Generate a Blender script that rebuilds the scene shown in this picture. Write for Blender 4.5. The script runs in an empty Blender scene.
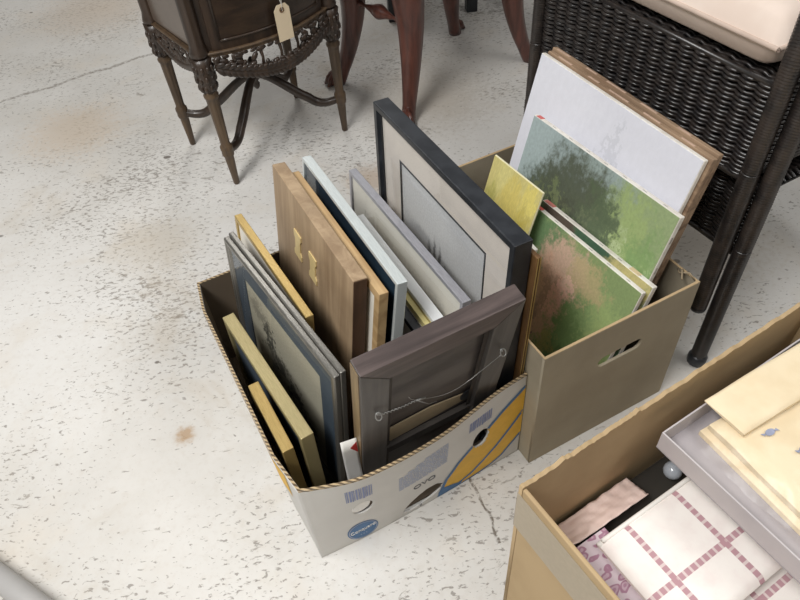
import bpy, bmesh, math, random
from mathutils import Vector, Matrix, noise
random.seed(7)
SC = bpy.context.scene
COL = SC.collection
PI = math.pi
def R(d): return math.radians(d)

# ------------------------------------------------------------------ meshes
class MB:
    def __init__(s): s.v=[]; s.f=[]; s.sm=[]
    def add(s, vs, fs, smooth=False):
        b=len(s.v); s.v += [Vector(v) for v in vs]
        s.f += [tuple(b+i for i in f) for f in fs]; s.sm += [smooth]*len(fs); return s
    def box(s, lo, hi, M=None):
        x0,y0,z0=lo; x1,y1,z1=hi
        vs=[(x0,y0,z0),(x1,y0,z0),(x1,y1,z0),(x0,y1,z0),(x0,y0,z1),(x1,y0,z1),(x1,y1,z1),(x0,y1,z1)]
        if M: vs=[M@Vector(v) for v in vs]
        return s.add(vs,[(0,3,2,1),(4,5,6,7),(0,1,5,4),(1,2,6,5),(2,3,7,6),(3,0,4,7)])
    def ring(s, L, H, prof, flip=False):
        # mitred frame in the local YZ plane; prof = closed loop of (inset, x)
        n=len(prof); vs=[]; fs=[]
        for (cy,cz,sy,sz) in ((0,0,1,1),(L,0,-1,1),(L,H,-1,-1),(0,H,1,-1)):
            for a,x in prof: vs.append((x,cy+sy*a,cz+sz*a))
        for k in range(4):
            for i in range(n):
                j=(i+1)%n; k2=(k+1)%4
                fs.append((k*n+i,k*n+j,k2*n+j,k2*n+i))
        return s.add(vs,fs)
    def tube(s, path, rad, n=8, cap=True, flat=1.0, up=None, smooth=True):
        P=[Vector(p) for p in path]; m=len(P)
        if not hasattr(rad,'__len__'): rad=[rad]*m
        vs=[]; fs=[]; ref=None
        for i in range(m):
            t=(P[min(i+1,m-1)]-P[max(i-1,0)])
            t = t.normalized() if t.length>1e-9 else Vector((0,0,1))
            if ref is None:
                ref=Vector(up) if up else (Vector((0,0,1)) if abs(t.z)<.9 else Vector((1,0,0)))
            a=(ref-t*ref.dot(t)).normalized(); b=t.cross(a); ref=a
            for k in range(n):
                th=2*PI*k/n
                vs.append(P[i]+(a*math.cos(th)*flat+b*math.sin(th))*rad[i])
        for i in range(m-1):
            for k in range(n):
                k2=(k+1)%n
                fs.append((i*n+k,i*n+k2,(i+1)*n+k2,(i+1)*n+k))
        if cap:
            fs.append(tuple(reversed(range(n)))); fs.append(tuple((m-1)*n+k for k in range(n)))
        return s.add(vs,fs,smooth)
    def lathe(s, prof, c=(0,0,0), n=16, flute=None, axis=None, smooth=True):
        # prof = (z, r); flute(z, theta) multiplies the radius
        vs=[]; fs=[]; c=Vector(c); m=len(prof)
        for z,r in prof:
            for k in range(n):
                th=2*PI*k/n; q=r*(flute(z,th) if flute else 1)
                vs.append(c+Vector((q*math.cos(th),q*math.sin(th),z)))
        for i in range(m-1):
            for k in range(n):
                k2=(k+1)%n; fs.append((i*n+k,i*n+k2,(i+1)*n+k2,(i+1)*n+k))
        fs.append(tuple(reversed(range(n)))); fs.append(tuple((m-1)*n+k for k in range(n)))
        if axis: vs=[c+axis@(v-c) for v in vs]
        return s.add(vs,fs,smooth)
    def ball(s, c, r, M=None, n=8, m=6):
        vs=[];fs=[];c=Vector(c)
        if not hasattr(r,'__len__'): r=(r,r,r)
        for i in range(m+1):
            ph=PI*i/m
            for k in range(n):
                th=2*PI*k/n
                p=Vector((r[0]*math.sin(ph)*math.cos(th),r[1]*math.sin(ph)*math.sin(th),r[2]*math.cos(ph)))
                if M: p=M@p
                vs.append(c+p)
        for i in range(m):
            for k in range(n):
                k2=(k+1)%n; fs.append((i*n+k,(i+1)*n+k,(i+1)*n+k2,i*n+k2))
        return s.add(vs,fs,True)
    def prism(s, poly, z0, z1, f=lambda x,y,z:(x,y,z), smooth=False):
        n=len(poly)
        vs=[f(x,y,z0) for x,y in poly]+[f(x,y,z1) for x,y in poly]
        fs=[tuple(reversed(range(n))),tuple(range(n,2*n))]+[(i,(i+1)%n,n+(i+1)%n,n+i) for i in range(n)]
        return s.add(vs,fs,smooth)
    def grid(s, nu, nv, f, smooth=True, closed=False):
        vs=[f(i/nu,j/nv) for i in range(nu+1) for j in range(nv+1)]
        fs=[(i*(nv+1)+j,(i+1)*(nv+1)+j,(i+1)*(nv+1)+j+1,i*(nv+1)+j+1) for i in range(nu) for j in range(nv)]
        return s.add(vs,fs,smooth)
    def build(s, name, m, parent=None, bevel=0, seg=2, fix=True, label=None, solid=0):
        me=bpy.data.meshes.new(name); me.from_pydata([tuple(v) for v in s.v],[],s.f)
        me.polygons.foreach_set('use_smooth',s.sm)
        if fix:
            bm=bmesh.new(); bm.from_mesh(me); bmesh.ops.recalc_face_normals(bm,faces=bm.faces); bm.to_mesh(me); bm.free()
        me.update()
        me.materials.append(m)
        o=bpy.data.objects.new(name,me); COL.objects.link(o)
        if parent: o.parent=parent
        if solid:
            q=o.modifiers.new('solid','SOLIDIFY'); q.thickness=solid; q.offset=0
        if bevel:
            b=o.modifiers.new('bevel','BEVEL'); b.width=bevel; b.segments=seg; b.limit_method='ANGLE'; b.angle_limit=R(40)
        if label: o['label']=label
        return o

def thing(name, label, cat, M=None, group=None):
    o=bpy.data.objects.new(name,None); COL.objects.link(o)
    o.empty_display_size=.05
    if M is not None: o.matrix_world=M
    o['label']=label; o['category']=cat
    if group: o['group']=group
    return o
def tag(o,label,cat,group=None):
    o['label']=label; o['category']=cat
    if group: o['group']=group
    return o
def basis(o,ex,ey,ez):
    M=Matrix.Identity(4)
    for i,a in enumerate((ex,ey,ez)):
        for r in range(3): M[r][i]=a[r]
    for r in range(3): M[r][3]=o[r]
    return M
def plan(x,y,deg,z=0): return Matrix.Translation((x,y,z))@Matrix.Rotation(R(deg),4,'Z')

# plate with holes, built in local XZ (outer / holes as 2-D point lists), thickness along +Y
def plate(name, outer, holes, t, m, parent, M=Matrix.Identity(4)):
    cu=bpy.data.curves.new('outline','CURVE'); cu.dimensions='2D'; cu.fill_mode='BOTH'; cu.extrude=t/2
    for pts in [outer]+holes:
        sp=cu.splines.new('POLY'); sp.points.add(len(pts)-1); sp.use_cyclic_u=True
        for p,q in zip(sp.points,pts): p.co=(q[0],q[1],0,1)
    tmp=bpy.data.objects.new('outline',cu)
    COL.objects.link(tmp)
    dg=bpy.context.evaluated_depsgraph_get()
    me=bpy.data.meshes.new_from_object(tmp.evaluated_get(dg))
    bpy.data.objects.remove(tmp); bpy.data.curves.remove(cu)
    me.transform(M@Matrix.Translation((0,t/2,0))@Matrix.Rotation(R(90),4,'X'))
    me.materials.clear(); me.materials.append(m); me.name=name
    o=bpy.data.objects.new(name,me); COL.objects.link(o); o.parent=parent
    return o
def ell(cx,cz,rx,rz,n=20,rot=0):
    c,s=math.cos(rot),math.sin(rot); out=[]
    for k in range(n):
        a=rx*math.cos(2*PI*k/n); b=rz*math.sin(2*PI*k/n); out.append((cx+a*c-b*s,cz+a*s+b*c))
    return out
def slot(cx,cz,w,h,n=8):
    r=h/2; out=[]
    for k in range(n+1): t=-PI/2+PI*k/n; out.append((cx+w/2-r+r*math.cos(t),cz+r*math.sin(t)))
    for k in range(n+1): t=PI/2+PI*k/n; out.append((cx-w/2+r+r*math.cos(t),cz+r*math.sin(t)))
    return out
def lettering(name, text, size, m, parent, M, ext=.0003):
    cu=bpy.data.curves.new(name,'FONT'); cu.body=text; cu.size=size; cu.align_x='CENTER'; cu.align_y='CENTER'; cu.extrude=ext
    tmp=bpy.data.objects.new(name,cu); COL.objects.link(tmp)
    dg=bpy.context.evaluated_depsgraph_get()
    me=bpy.data.meshes.new_from_object(tmp.evaluated_get(dg))
    bpy.data.objects.remove(tmp); bpy.data.curves.remove(cu)
    me.transform(M); me.materials.clear(); me.materials.append(m)
    o=bpy.data.objects.new(name,me); COL.objects.link(o); o.parent=parent
    return o

# ------------------------------------------------------------------ materials
def srgb(r,g,b):
    f=lambda c:(c/255/12.92 if c/255<=.04045 else ((c/255+.055)/1.055)**2.4)
    return (f(r),f(g),f(b),1)
class NT:
    def __init__(s,name):
        s.m=bpy.data.materials.new(name); s.m.use_nodes=True; s.t=s.m.node_tree
        s.b=s.t.nodes['Principled BSDF']; s.out=s.t.nodes['Material Output']
        s.co=s.t.nodes.new('ShaderNodeTexCoord')
    def n(s,kind,**kw):
        o=s.t.nodes.new('ShaderNode'+kind)
        for k,v in kw.items():
            if k.startswith('i_'): o.inputs[k[2:].replace('_',' ')].default_value=v
            else: setattr(o,k,v)
        return o
    def l(s,a,b): s.t.links.new(a,b)
    def math(s,op,a,b=None,clamp=False):
        o=s.n('Math',operation=op); o.use_clamp=clamp
        for i,x in enumerate((a,b)):
            if x is None: continue
            if isinstance(x,(int,float)): o.inputs[i].default_value=x
            else: s.l(x,o.inputs[i])
        return o.outputs[0]
    def mix(s,f,a,b):
        o=s.n('Mix',data_type='RGBA')
        for k,x in ((0,f),(6,a),(7,b)):
            if isinstance(x,(int,float,tuple)): o.inputs[k].default_value=x
            else: s.l(x,o.inputs[k])
        return o.outputs[2]
    def mapped(s,scale=(1,1,1),rot=(0,0,0),loc=(0,0,0)):
        o=s.n('Mapping'); s.l(s.co.outputs['Object'],o.inputs[0])
        o.inputs['Scale'].default_value=scale; o.inputs['Rotation'].default_value=rot; o.inputs['Location'].default_value=loc
        return o.outputs[0]
    def noise(s,vec,scale,detail=4,rough=.5,dist=0):
        o=s.n('TexNoise'); s.l(vec,o.inputs['Vector']); o.inputs['Scale'].default_value=scale
        o.inputs['Detail'].default_value=detail; o.inputs['Roughness'].default_value=rough; o.inputs['Distortion'].default_value=dist
        return o
    def ramp(s,x,a,b,smooth=True):
        o=s.n('MapRange',interpolation_type='SMOOTHSTEP' if smooth else 'LINEAR'); o.clamp=True
        s.l(x,o.inputs['Value']); o.inputs['From Min'].default_value=a; o.inputs['From Max'].default_value=b
        return o.outputs['Result']
    def bump(s,h,strength,dist=.002):
        o=s.n('Bump'); o.inputs['Strength'].default_value=strength; o.inputs['Distance'].default_value=dist
        s.l(h,o.inputs['Height']); s.l(o.outputs[0],s.b.inputs['Normal'])
_cache={}
def mat(name,c,rough=.6,var=.12,scale=20,stretch=(1,1,1),c2=None,metal=0,bump=0,spec=.5,detail=4,coat=0):
    if name in _cache: return _cache[name]
    g=NT(name); col=srgb(*c)
    d=srgb(*c2) if c2 else tuple(x*(1-var*2) for x in col[:3])+(1,)
    nz=g.noise(g.mapped(stretch),scale,detail,.6)
    f=g.ramp(nz.outputs['Fac'],.35,.68)
    g.l(g.mix(f,col,d),g.b.inputs['Base Color'])
    g.b.inputs['Roughness'].default_value=rough; g.b.inputs['Metallic'].default_value=metal
    g.b.inputs['Specular IOR Level'].default_value=spec
    if coat: g.b.inputs['Coat Weight'].default_value=coat; g.b.inputs['Coat Roughness'].default_value=.15
    if bump: g.bump(nz.outputs['Fac'],bump)
    _cache[name]=g.m; return g.m
def painting(name,L,H,base,blobs,nscale=14,dist=.16,rough=.55,grain=.12):
    # colour patches in the canvas's own plane: s runs along the top edge, t upwards
    g=NT(name)
    o=g.n('Mapping'); g.l(g.co.outputs['Object'],o.inputs[0]); o.inputs['Scale'].default_value=(0,-1/L,1/H); o.inputs['Location'].default_value=(0,1,0)
    nz=g.noise(o.outputs[0],nscale*.55,6,.65)
    sub=g.n('VectorMath',operation='SUBTRACT'); g.l(nz.outputs['Color'],sub.inputs[0]); sub.inputs[1].default_value=(.5,.5,.5)
    sc=g.n('VectorMath',operation='SCALE'); g.l(sub.outputs[0],sc.inputs[0]); sc.inputs['Scale'].default_value=dist*2
    nf=g.noise(o.outputs[0],nscale*2.2,4,.6); sf=g.n('VectorMath',operation='SUBTRACT'); g.l(nf.outputs['Color'],sf.inputs[0]); sf.inputs[1].default_value=(.5,.5,.5)
    sg=g.n('VectorMath',operation='SCALE'); g.l(sf.outputs[0],sg.inputs[0]); sg.inputs['Scale'].default_value=dist*1.3
    a0=g.n('VectorMath',operation='ADD'); g.l(o.outputs[0],a0.inputs[0]); g.l(sg.outputs[0],a0.inputs[1])
    ad=g.n('VectorMath',operation='ADD'); g.l(a0.outputs[0],ad.inputs[0]); g.l(sc.outputs[0],ad.inputs[1])
    col=srgb(*base)
    for (cs,ct,rs,rt,c,k) in blobs:
        a=g.n('VectorMath',operation='SUBTRACT'); g.l(ad.outputs[0],a.inputs[0]); a.inputs[1].default_value=(0,cs,ct)
        b=g.n('VectorMath',operation='MULTIPLY'); g.l(a.outputs[0],b.inputs[0]); b.inputs[1].default_value=(0,1/rs,1/rt)
        ln=g.n('VectorMath',operation='LENGTH'); g.l(b.outputs[0],ln.inputs[0])
        f=g.math('MULTIPLY',g.ramp(ln.outputs['Value'],1.15,.55),k)
        col=g.mix(f,col,srgb(*c))
    n2=g.noise(o.outputs[0],nscale*3,5,.7)
    v=g.ramp(n2.outputs['Fac'],.3,.75)
    if isinstance(col,tuple):
        rgb=g.n('RGB'); rgb.outputs[0].default_value=col; col=rgb.outputs[0]
    hs=g.n('HueSaturation'); g.l(col,hs.inputs['Color']); g.l(g.math('ADD',g.math('MULTIPLY',v,grain*2),1.13-grain),hs.inputs['Value'])
    g.l(hs.outputs[0],g.b.inputs['Base Color']); g.b.inputs['Roughness'].default_value=rough
    g.bump(n2.outputs['Fac'],.15,.001)
    return g.m
def wood(name,c1,c2,axis='y',rough=.5,scale=1,coat=0):
    if name in _cache: return _cache[name]
    g=NT(name); s={'x':(3,40,40),'y':(40,3,40),'z':(40,40,3)}[axis]
    v=g.mapped(tuple(q*scale for q in s))
    n1=g.noise(v,1,6,.65,.6); n2=g.noise(g.mapped((9,9,9)),1,3)
    f=g.ramp(n1.outputs['Fac'],.3,.7)
    c=g.mix(f,srgb(*c1),srgb(*c2))
    c=g.mix(g.math('MULTIPLY',g.ramp(n2.outputs['Fac'],.4,.7),.35),c,srgb(*[int(q*.75) for q in c2]))
    g.l(c,g.b.inputs['Base Color']); g.b.inputs['Roughness'].default_value=rough
    g.bump(n1.outputs['Fac'],.15,.001)
    if coat: g.b.inputs['Coat Weight'].default_value=coat
    _cache[name]=g.m; return g.m
def glassy(name):
    g=NT(name); t=g.t
    tr=g.n('BsdfTransparent'); gl=g.n('BsdfGlossy'); gl.inputs['Roughness'].default_value=.03
    lw=g.n('LayerWeight'); lw.inputs['Blend'].default_value=.5
    f=g.math('ADD',.035,g.math('MULTIPLY',g.math('POWER',lw.outputs['Facing'],5),.9))
    tr.inputs[0].default_value=(.97,.98,.98,1)
    mx=g.n('MixShader'); g.l(f,mx.inputs[0]); g.l(tr.outputs[0],mx.inputs[1]); g.l(gl.outputs[0],mx.inputs[2])
    g.l(mx.outputs[0],g.out.inputs['Surface']); return g.m

def floor_mat():
    g=NT('painted_concrete')
    P=g.mapped()
    big=g.noise(P,1.3,5,.6); med=g.noise(P,6,5,.6); fine=g.noise(P,70,4,.65)
    c=g.mix(g.ramp(big.outputs['Fac'],.35,.7),srgb(216,214,210),srgb(197,194,188))
    c=g.mix(g.math('MULTIPLY',g.ramp(med.outputs['Fac'],.5,.75),.55),c,srgb(206,198,186))
    c=g.mix(g.math('MULTIPLY',g.ramp(fine.outputs['Fac'],.45,.8),.35),c,srgb(190,182,172))
    # worn chips, drawn out along the trowel direction
    A=g.mapped((19,44,1),(0,0,R(-26)))
    ch=g.noise(A,1.0,6,.68,.9); mask=g.noise(P,2.2,3,.5)
    thr=g.math('SUBTRACT',ch.outputs['Fac'],g.math('MULTIPLY',mask.outputs['Fac'],-.36))
    chips=g.ramp(thr,.800,.850)
    c=g.mix(g.math('MULTIPLY',chips,.62),c,srgb(130,122,112))
    A2=g.mapped((70,140,1),(0,0,R(-26)),(3.1,1.7,0))
    ch2=g.noise(A2,1.0,4,.6,.5); thr2=g.math('ADD',ch2.outputs['Fac'],g.math('MULTIPLY',mask.outputs['Fac'],.42))
    c=g.mix(g.math('MULTIPLY',g.ramp(thr2,.80,.85),.65),c,srgb(110,102,94))
    dirt=g.noise(P,3.1,7,.72,.6); dmask=g.noise(g.mapped(loc=(4.2,1.3,0)),.9,3,.5)
    c=g.mix(g.math('MULTIPLY',g.math('MULTIPLY',g.ramp(dirt.outputs['Fac'],.50,.68),g.ramp(dmask.outputs['Fac'],.35,.65)),.55),c,srgb(182,170,152))
    # dark round specks
    vo=g.n('TexVoronoi'); g.l(g.mapped((11,15,1),(0,0,R(-26))),vo.inputs['Vector']); vo.inputs['Scale'].default_value=1.0
    sep=g.n('SeparateColor'); g.l(vo.outputs['Color'],sep.inputs[0])
    lim=g.math('MULTIPLY',g.math('POWER',sep.outputs[0],6),.15)
    c=g.mix(g.math('MULTIPLY',g.ramp(g.math('SUBTRACT',vo.outputs['Distance'],lim),.02,-.02),.8),c,srgb(92,84,76))
    # rust stain, then wider soft tan and grey patches
    def spot(x,y,r,col,k,c):
        d=g.n('VectorMath',operation='DISTANCE'); g.l(P,d.inputs[0]); d.inputs[1].default_value=(x,y,0)
        e=g.math('ADD',d.outputs['Value'],g.math('MULTIPLY',g.math('SUBTRACT',fine.outputs['Fac'],.5),r*1.6))
        return g.mix(g.math('MULTIPLY',g.ramp(e,r,r*.2),k),c,srgb(*col))
    c=spot(-.456,.758,.03,(168,136,98),.75,c)
    c=spot(-1.0,1.95,.22,(196,176,152),.5,c)
    c=spot(-1.15,2.9,.35,(200,184,166),.5,c)
    c=spot(.15,1.95,.3,(170,160,146),.55,c)
    c=spot(-.05,1.55,.10,(176,150,122),.5,c); c=spot(-.62,1.35,.16,(186,176,160),.5,c); c=spot(.75,1.2,.25,(178,166,148),.5,c)
    # cracks
    def crack(x0,y0,x1,y1,w,c,k=.7):
        L=math.hypot(x1-x0,y1-y0); a=math.atan2(y1-y0,x1-x0)
        sb=g.n('VectorMath',operation='SUBTRACT'); g.l(P,sb.inputs[0]); sb.inputs[1].default_value=(x0,y0,0)
        ro=g.n('VectorRotate',rotation_type='Z_AXIS'); g.l(sb.outputs[0],ro.inputs['Vector']); ro.inputs['Angle'].default_value=-a
        sp=g.n('SeparateXYZ'); g.l(ro.outputs[0],sp.inputs[0])
        wob=g.math('MULTIPLY',g.math('SUBTRACT',g.noise(P,9,4,.6).outputs['Fac'],.5),.05)
        dy=g.math('ABSOLUTE',g.math('ADD',sp.outputs[1],wob))
        f=g.ramp(dy,w,w*.3)
        f=g.math('MULTIPLY',f,g.math('MULTIPLY',g.math('GREATER_THAN',sp.outputs[0],0),g.math('LESS_THAN',sp.outputs[0],L)))
        f=g.math('MULTIPLY',f,g.ramp(fine.outputs['Fac'],.35,.55))
        return g.mix(g.math('MULTIPLY',f,k),c,srgb(104,94,82))
    c=crack(-1.45,2.1,-.78,2.47,.011,c,.6)
    c=crack(.085,.68,.135,.48,.004,c,.9)
    g.l(c,g.b.inputs['Base Color']); g.b.inputs['Roughness'].default_value=.5; g.b.inputs['Specular IOR Level'].default_value=.35
    g.bump(g.math('ADD',chips,g.math('MULTIPLY',fine.outputs['Fac'],-.4)),-.2,.002)
    return g.m

def corrugated(name,c,c2):
    g=NT(name)
    w=g.n('TexWave',wave_type='BANDS',bands_direction='DIAGONAL'); g.l(g.mapped(),w.inputs['Vector']); w.inputs['Scale'].default_value=70; w.inputs['Distortion'].default_value=1.5
    g.l(g.mix(g.ramp(w.outputs['Fac'],.3,.7),srgb(*c),srgb(*c2)),g.b.inputs['Base Color']); g.b.inputs['Roughness'].default_value=.85
    return g.m
def check_towel(name, lines_x, lines_y, bw):
    # white cotton with dashed red bands, local x / y in metres
    g=NT(name)
    sp=g.n('SeparateXYZ'); g.l(g.mapped(),sp.inputs[0])
    c=None; base=srgb(244,238,232)
    nz=g.noise(g.mapped(),30,4)
    col=g.mix(g.ramp(nz.outputs['Fac'],.4,.75),base,srgb(236,226,221))
    def band(coord,other,pos,col):
        d=g.math('ABSOLUTE',g.math('SUBTRACT',coord,pos))
        f=g.ramp(d,bw*.55,bw*.45)
        dash=g.math('PINGPONG',other,.0055)
        k=g.math('ADD',.45,g.math('MULTIPLY',g.ramp(dash,.0014,.0022),.55))
        return g.mix(g.math('MULTIPLY',f,k),col,srgb(186,146,153))
    for p in lines_x: col=band(sp.outputs[0],sp.outputs[1],p,col)
    for p in lines_y: col=band(sp.outputs[1],sp.outputs[0],p,col)
    g.l(col,g.b.inputs['Base Color']); g.b.inputs['Roughness'].default_value=.9
    w=g.noise(g.mapped(),260,2); g.bump(w.outputs['Fac'],.12,.001)
    return g.m
def floral(name):
    g=NT(name)
    vo=g.n('TexVoronoi',feature='F1'); nq=g.noise(g.mapped(),40,2); aq=g.n('VectorMath',operation='ADD'); g.l(g.mapped((44,80,20),(0,0,R(40))),aq.inputs[0]); g.l(nq.outputs['Color'],aq.inputs[1]); g.l(aq.outputs[0],vo.inputs['Vector']); vo.inputs['Scale'].default_value=1.0; vo.inputs['Randomness'].default_value=.55
    f=g.ramp(vo.outputs['Distance'],.52,.46); f2=g.ramp(vo.outputs['Distance'],.36,.30); f3=g.ramp(vo.outputs['Distance'],.2,.14)
    c=g.mix(f,srgb(222,206,214),srgb(178,134,156)); c=g.mix(f2,c,srgb(208,180,194)); c=g.mix(f3,c,srgb(184,142,164))
    g.l(c,g.b.inputs['Base Color']); g.b.inputs['Roughness'].default_value=.9
    return g.m

M_card=mat('brown_cardboard',(150,128,98),.85,.05,9,c2=(138,117,89),spec=.2)
M_card_b=mat('greyed_cardboard',(162,152,132),.8,.05,7,c2=(152,142,123),spec=.25)
M_card_c=mat('tan_cardboard',(184,160,124),.8,.05,6,c2=(172,148,113),spec=.25)
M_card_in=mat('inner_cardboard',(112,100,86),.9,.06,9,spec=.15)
M_cardedge=corrugated('corrugated_edge',(186,164,128),(96,80,60))
M_whitecard=mat('white_printed_card',(206,204,200),.55,.03,5,c2=(196,194,190),spec=.3)
M_blue=mat('blue_print',(72,112,156),.6,.06,60); M_yellow=mat('yellow_print',(226,178,62),.6,.05,40)
M_paleblue=mat('faded_blue_print',(160,168,190),.7,.05,60); M_darkprint=mat('grey_print',(92,94,100),.7,.05,60)
M_white=mat('white_paper',(232,230,226),.7,.02,20); M_red=mat('red_print',(178,52,48),.6,.05,20)
M_gold=mat('brushed_gold',(198,172,112),.38,.10,30,stretch=(60,2,60),metal=.55,c2=(176,148,90))
M_paleg=mat('pale_gold',(188,174,130),.38,.10,30,stretch=(60,2,60),metal=.5,c2=(168,154,110))
M_silver=mat('silver_leaf',(150,147,140),.32,.12,30,stretch=(60,2,60),metal=.75,c2=(112,110,106))
M_bsilver=mat('bright_silver',(226,232,231),.3,.05,30,stretch=(60,2,60),metal=.4,c2=(208,216,216))
M_gsilver=mat('grey_aluminium',(186,186,192),.35,.08,30,stretch=(60,2,60),metal=.5,c2=(160,160,168))
M_black=mat('black_lacquer',(30,33,38),.38,.12,30,c2=(44,47,52))
M_dark=mat('dark_backing',(58,52,48),.7,.15,15,c2=(74,68,62))
M_woodtan=wood('aged_plywood',(176,152,122),(146,122,95),'z',.55)
M_woodpale=wood('pale_pine',(196,166,122),(166,134,92),'y',.5)
M_woodbrown=wood('brown_moulding',(122,90,54),(72,50,31),'z',.45)
M_board=wood('weathered_board',(168,142,116),(112,88,68),'y',.7)
M_greywood=wood('grey_stained_wood',(112,98,94),(70,60,58),'y',.42)
M_chest=wood('dark_walnut',(66,51,40),(40,31,25),'z',.42,coat=.15)
M_chestpanel=wood('crotch_veneer',(60,46,35),(36,27,22),'x',.36,coat=.25)
M_sidepanel=mat('glossy_side_veneer',(98,86,76),.3,.05,6,c2=(90,78,69),coat=.3)
M_leg=wood('fluted_walnut',(104,84,62),(66,52,40),'z',.45)
M_mahog=wood('mahogany',(104,60,48),(64,36,30),'z',.35,coat=.25)
M_wick=mat('black_wicker',(44,38,35),.34,.18,60,c2=(26,24,25),spec=.8)
M_wickl=mat('worn_wicker',(58,50,45),.36,.2,25,c2=(30,27,27),spec=.7)
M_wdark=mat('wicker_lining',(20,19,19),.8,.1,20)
M_cush=mat('cream_cushion',(232,216,204),.8,.03,12,c2=(226,208,195),spec=.2)
M_seam=mat('cushion_seam',(206,186,172),.85,.05,20)
M_navy=mat('navy_mat',(70,82,94),.5,.1,14,c2=(80,90,100)); M_cream=mat('cream_mat',(228,223,211),.7,.03,10)
M_ivory=mat('ivory_mat',(226,217,208),.75,.03,8,c2=(214,205,197))
M_canvas=mat('raw_canvas_edge',(226,222,214),.85,.06,30,c2=(206,200,190))
M_brass=mat('brass_plate',(232,208,150),.4,.05,30,metal=.15)
M_metal=mat('dull_metal',(170,170,168),.35,.05,30,metal=.8)
M_kraft=mat('kraft_paper',(158,142,116),.8,.06,20)
M_manila=mat('manila_tag',(226,208,178),.7,.02,20)
M_string=mat('white_string',(228,224,216),.8,.05,40)
M_tray=mat('grey_card_tray',(196,190,190),.55,.03,8,c2=(184,178,180))
M_traypaper=mat('tray_lining',(172,166,168),.5,.05,8,c2=(158,152,156))
M_cloth=mat('cream_linen',(238,221,188),.8,.03,14,c2=(230,210,174))
M_pink=mat('pink_paper',(240,216,206),.75,.06,16,c2=(230,204,194))
M_embl=mat('blue_thread',(158,164,188),.8,.1,60)
M_pipe=mat('grey_enamel',(168,166,164),.5,.04,10)
M_glass=glassy('picture_glass')
def film():
    g=NT('clear_film'); tr=g.n('BsdfTransparent'); gl=g.n('BsdfGlossy'); gl.inputs['Roughness'].default_value=.3
    nz=g.noise(g.mapped(),22,3,.6); bp=g.n('Bump'); bp.inputs['Strength'].default_value=.16; bp.inputs['Distance'].default_value=.01
    g.l(nz.outputs['Fac'],bp.inputs['Height']); g.l(bp.outputs[0],gl.inputs['Normal'])
    lw=g.n('LayerWeight'); lw.inputs['Blend'].default_value=.5; g.l(bp.outputs[0],lw.inputs['Normal'])
    f=g.math('ADD',.02,g.math('MULTIPLY',g.math('POWER',lw.outputs['Facing'],4),.25))
    mx=g.n('MixShader'); g.l(f,mx.inputs[0]); g.l(tr.outputs[0],mx.inputs[1]); g.l(gl.outputs[0],mx.inputs[2])
    g.l(mx.outputs[0],g.out.inputs['Surface']); return g.m
M_film=film()
def tape():
    g=NT('packing_tape'); nz=g.noise(g.mapped((120,120,120)),1,3)
    g.l(g.mix(nz.outputs['Fac'],srgb(152,138,114),srgb(170,156,132)),g.b.inputs['Base Color']); g.b.inputs['Roughness'].default_value=.28; g.bump(nz.outputs['Fac'],.1,.001); return g.m
M_tape=tape()

# ------------------------------------------------------------------ the setting
fl=MB().box((-6,-4,-.1),(6,9,0)).build('floor',floor_mat()); fl['kind']='structure'
M_wall=mat('wall_paint',(206,202,194),.85,.03,2)
for nm,lo,hi in (('wall_back',(-6,9,0),(6,9.1,3.4)),('wall_left',(-6.1,-4,0),(-6,9,3.4)),('wall_right',(6,-4,0),(6.1,9,3.4)),('wall_front',(-6,-4.1,0),(6,-4,3.4))):
    w=MB().box(lo,hi).build(nm,M_wall); w['kind']='structure'

# ------------------------------------------------------------------ box frames of reference
AX,AY,AYAW,AW,AD,AH=-.175,.482,25.02,.4125,.509,.241
BX,BY,BYAW,BW,BD,BH=.2140,.6271,24.64,.319,.498,.315
TB_A=plan(AX,AY,AYAW); TB_B=plan(BX,BY,BYAW)

def wall_edge(n0,n1,base,amp,seed):
    return [(n0+(n1-n0)*i/24, base+amp*noise.noise((i*.9,seed,0))) for i in range(25)]

# ---- banana carton
bx=thing('fruit_carton','open white fruit carton with yellow and blue printed stripes, holding the picture frames','box',TB_A)
t=.005
BU=[(0,0),(.044,.017),(.087,.030),(.137,.033),(.189,.0325),(.245,.0275),(.31,.0135),(.36,.004),(.4125,0)]
def bow_f(u,z):
    # how far the stuffed carton's front wall bulges outwards
    if u<=0 or u>=BU[-1][0]: return 0.0
    for (u0,b0),(u1,b1) in zip(BU,BU[1:]):
        if u<=u1: w=b0+(b1-b0)*(u-u0)/(u1-u0); break
    q=min(1.0,max(0.0,z)/AH)
    return w*(.18+.82*q**1.2)
def bow_s(u,z): return sum(bow_f(u+d,z) for d in (-.02,-.01,0,.01,.02))/5*min(1,u/.012,(AW-u)/.012) if 0<u<AW else 0.0
def bend(o):
    for v in o.data.vertices: v.co.y-=bow_s(v.co.x,v.co.z)
    return o
holes=[ell(.087,.130,.0175,.022,24,R(-8)), ell(.319,.133,.0165,.025,24,R(-10)),
       [(.158,.018),(.165,.033),(.176,.046),(.192,.058),(.208,.066),(.228,.064),(.243,.048),(.235,.032),(.215,.021),(.195,.014),(.172,.010)]]
def radial(poly,c,d):
    best=0
    for p,q in zip(poly,poly[1:]+poly[:1]):
        ax_,ay_=p[0]-c[0],p[1]-c[1]; bx_,by_=q[0]-p[0],q[1]-p[1]
        den=d[0]*by_-d[1]*bx_
        if abs(den)<1e-12: continue
        tt=(ax_*by_-ay_*bx_)/den; ss=(ax_*d[1]-ay_*d[0])/den
        if tt>0 and -1e-6<=ss<=1+1e-6: best=max(best,tt)
    return best
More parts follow.
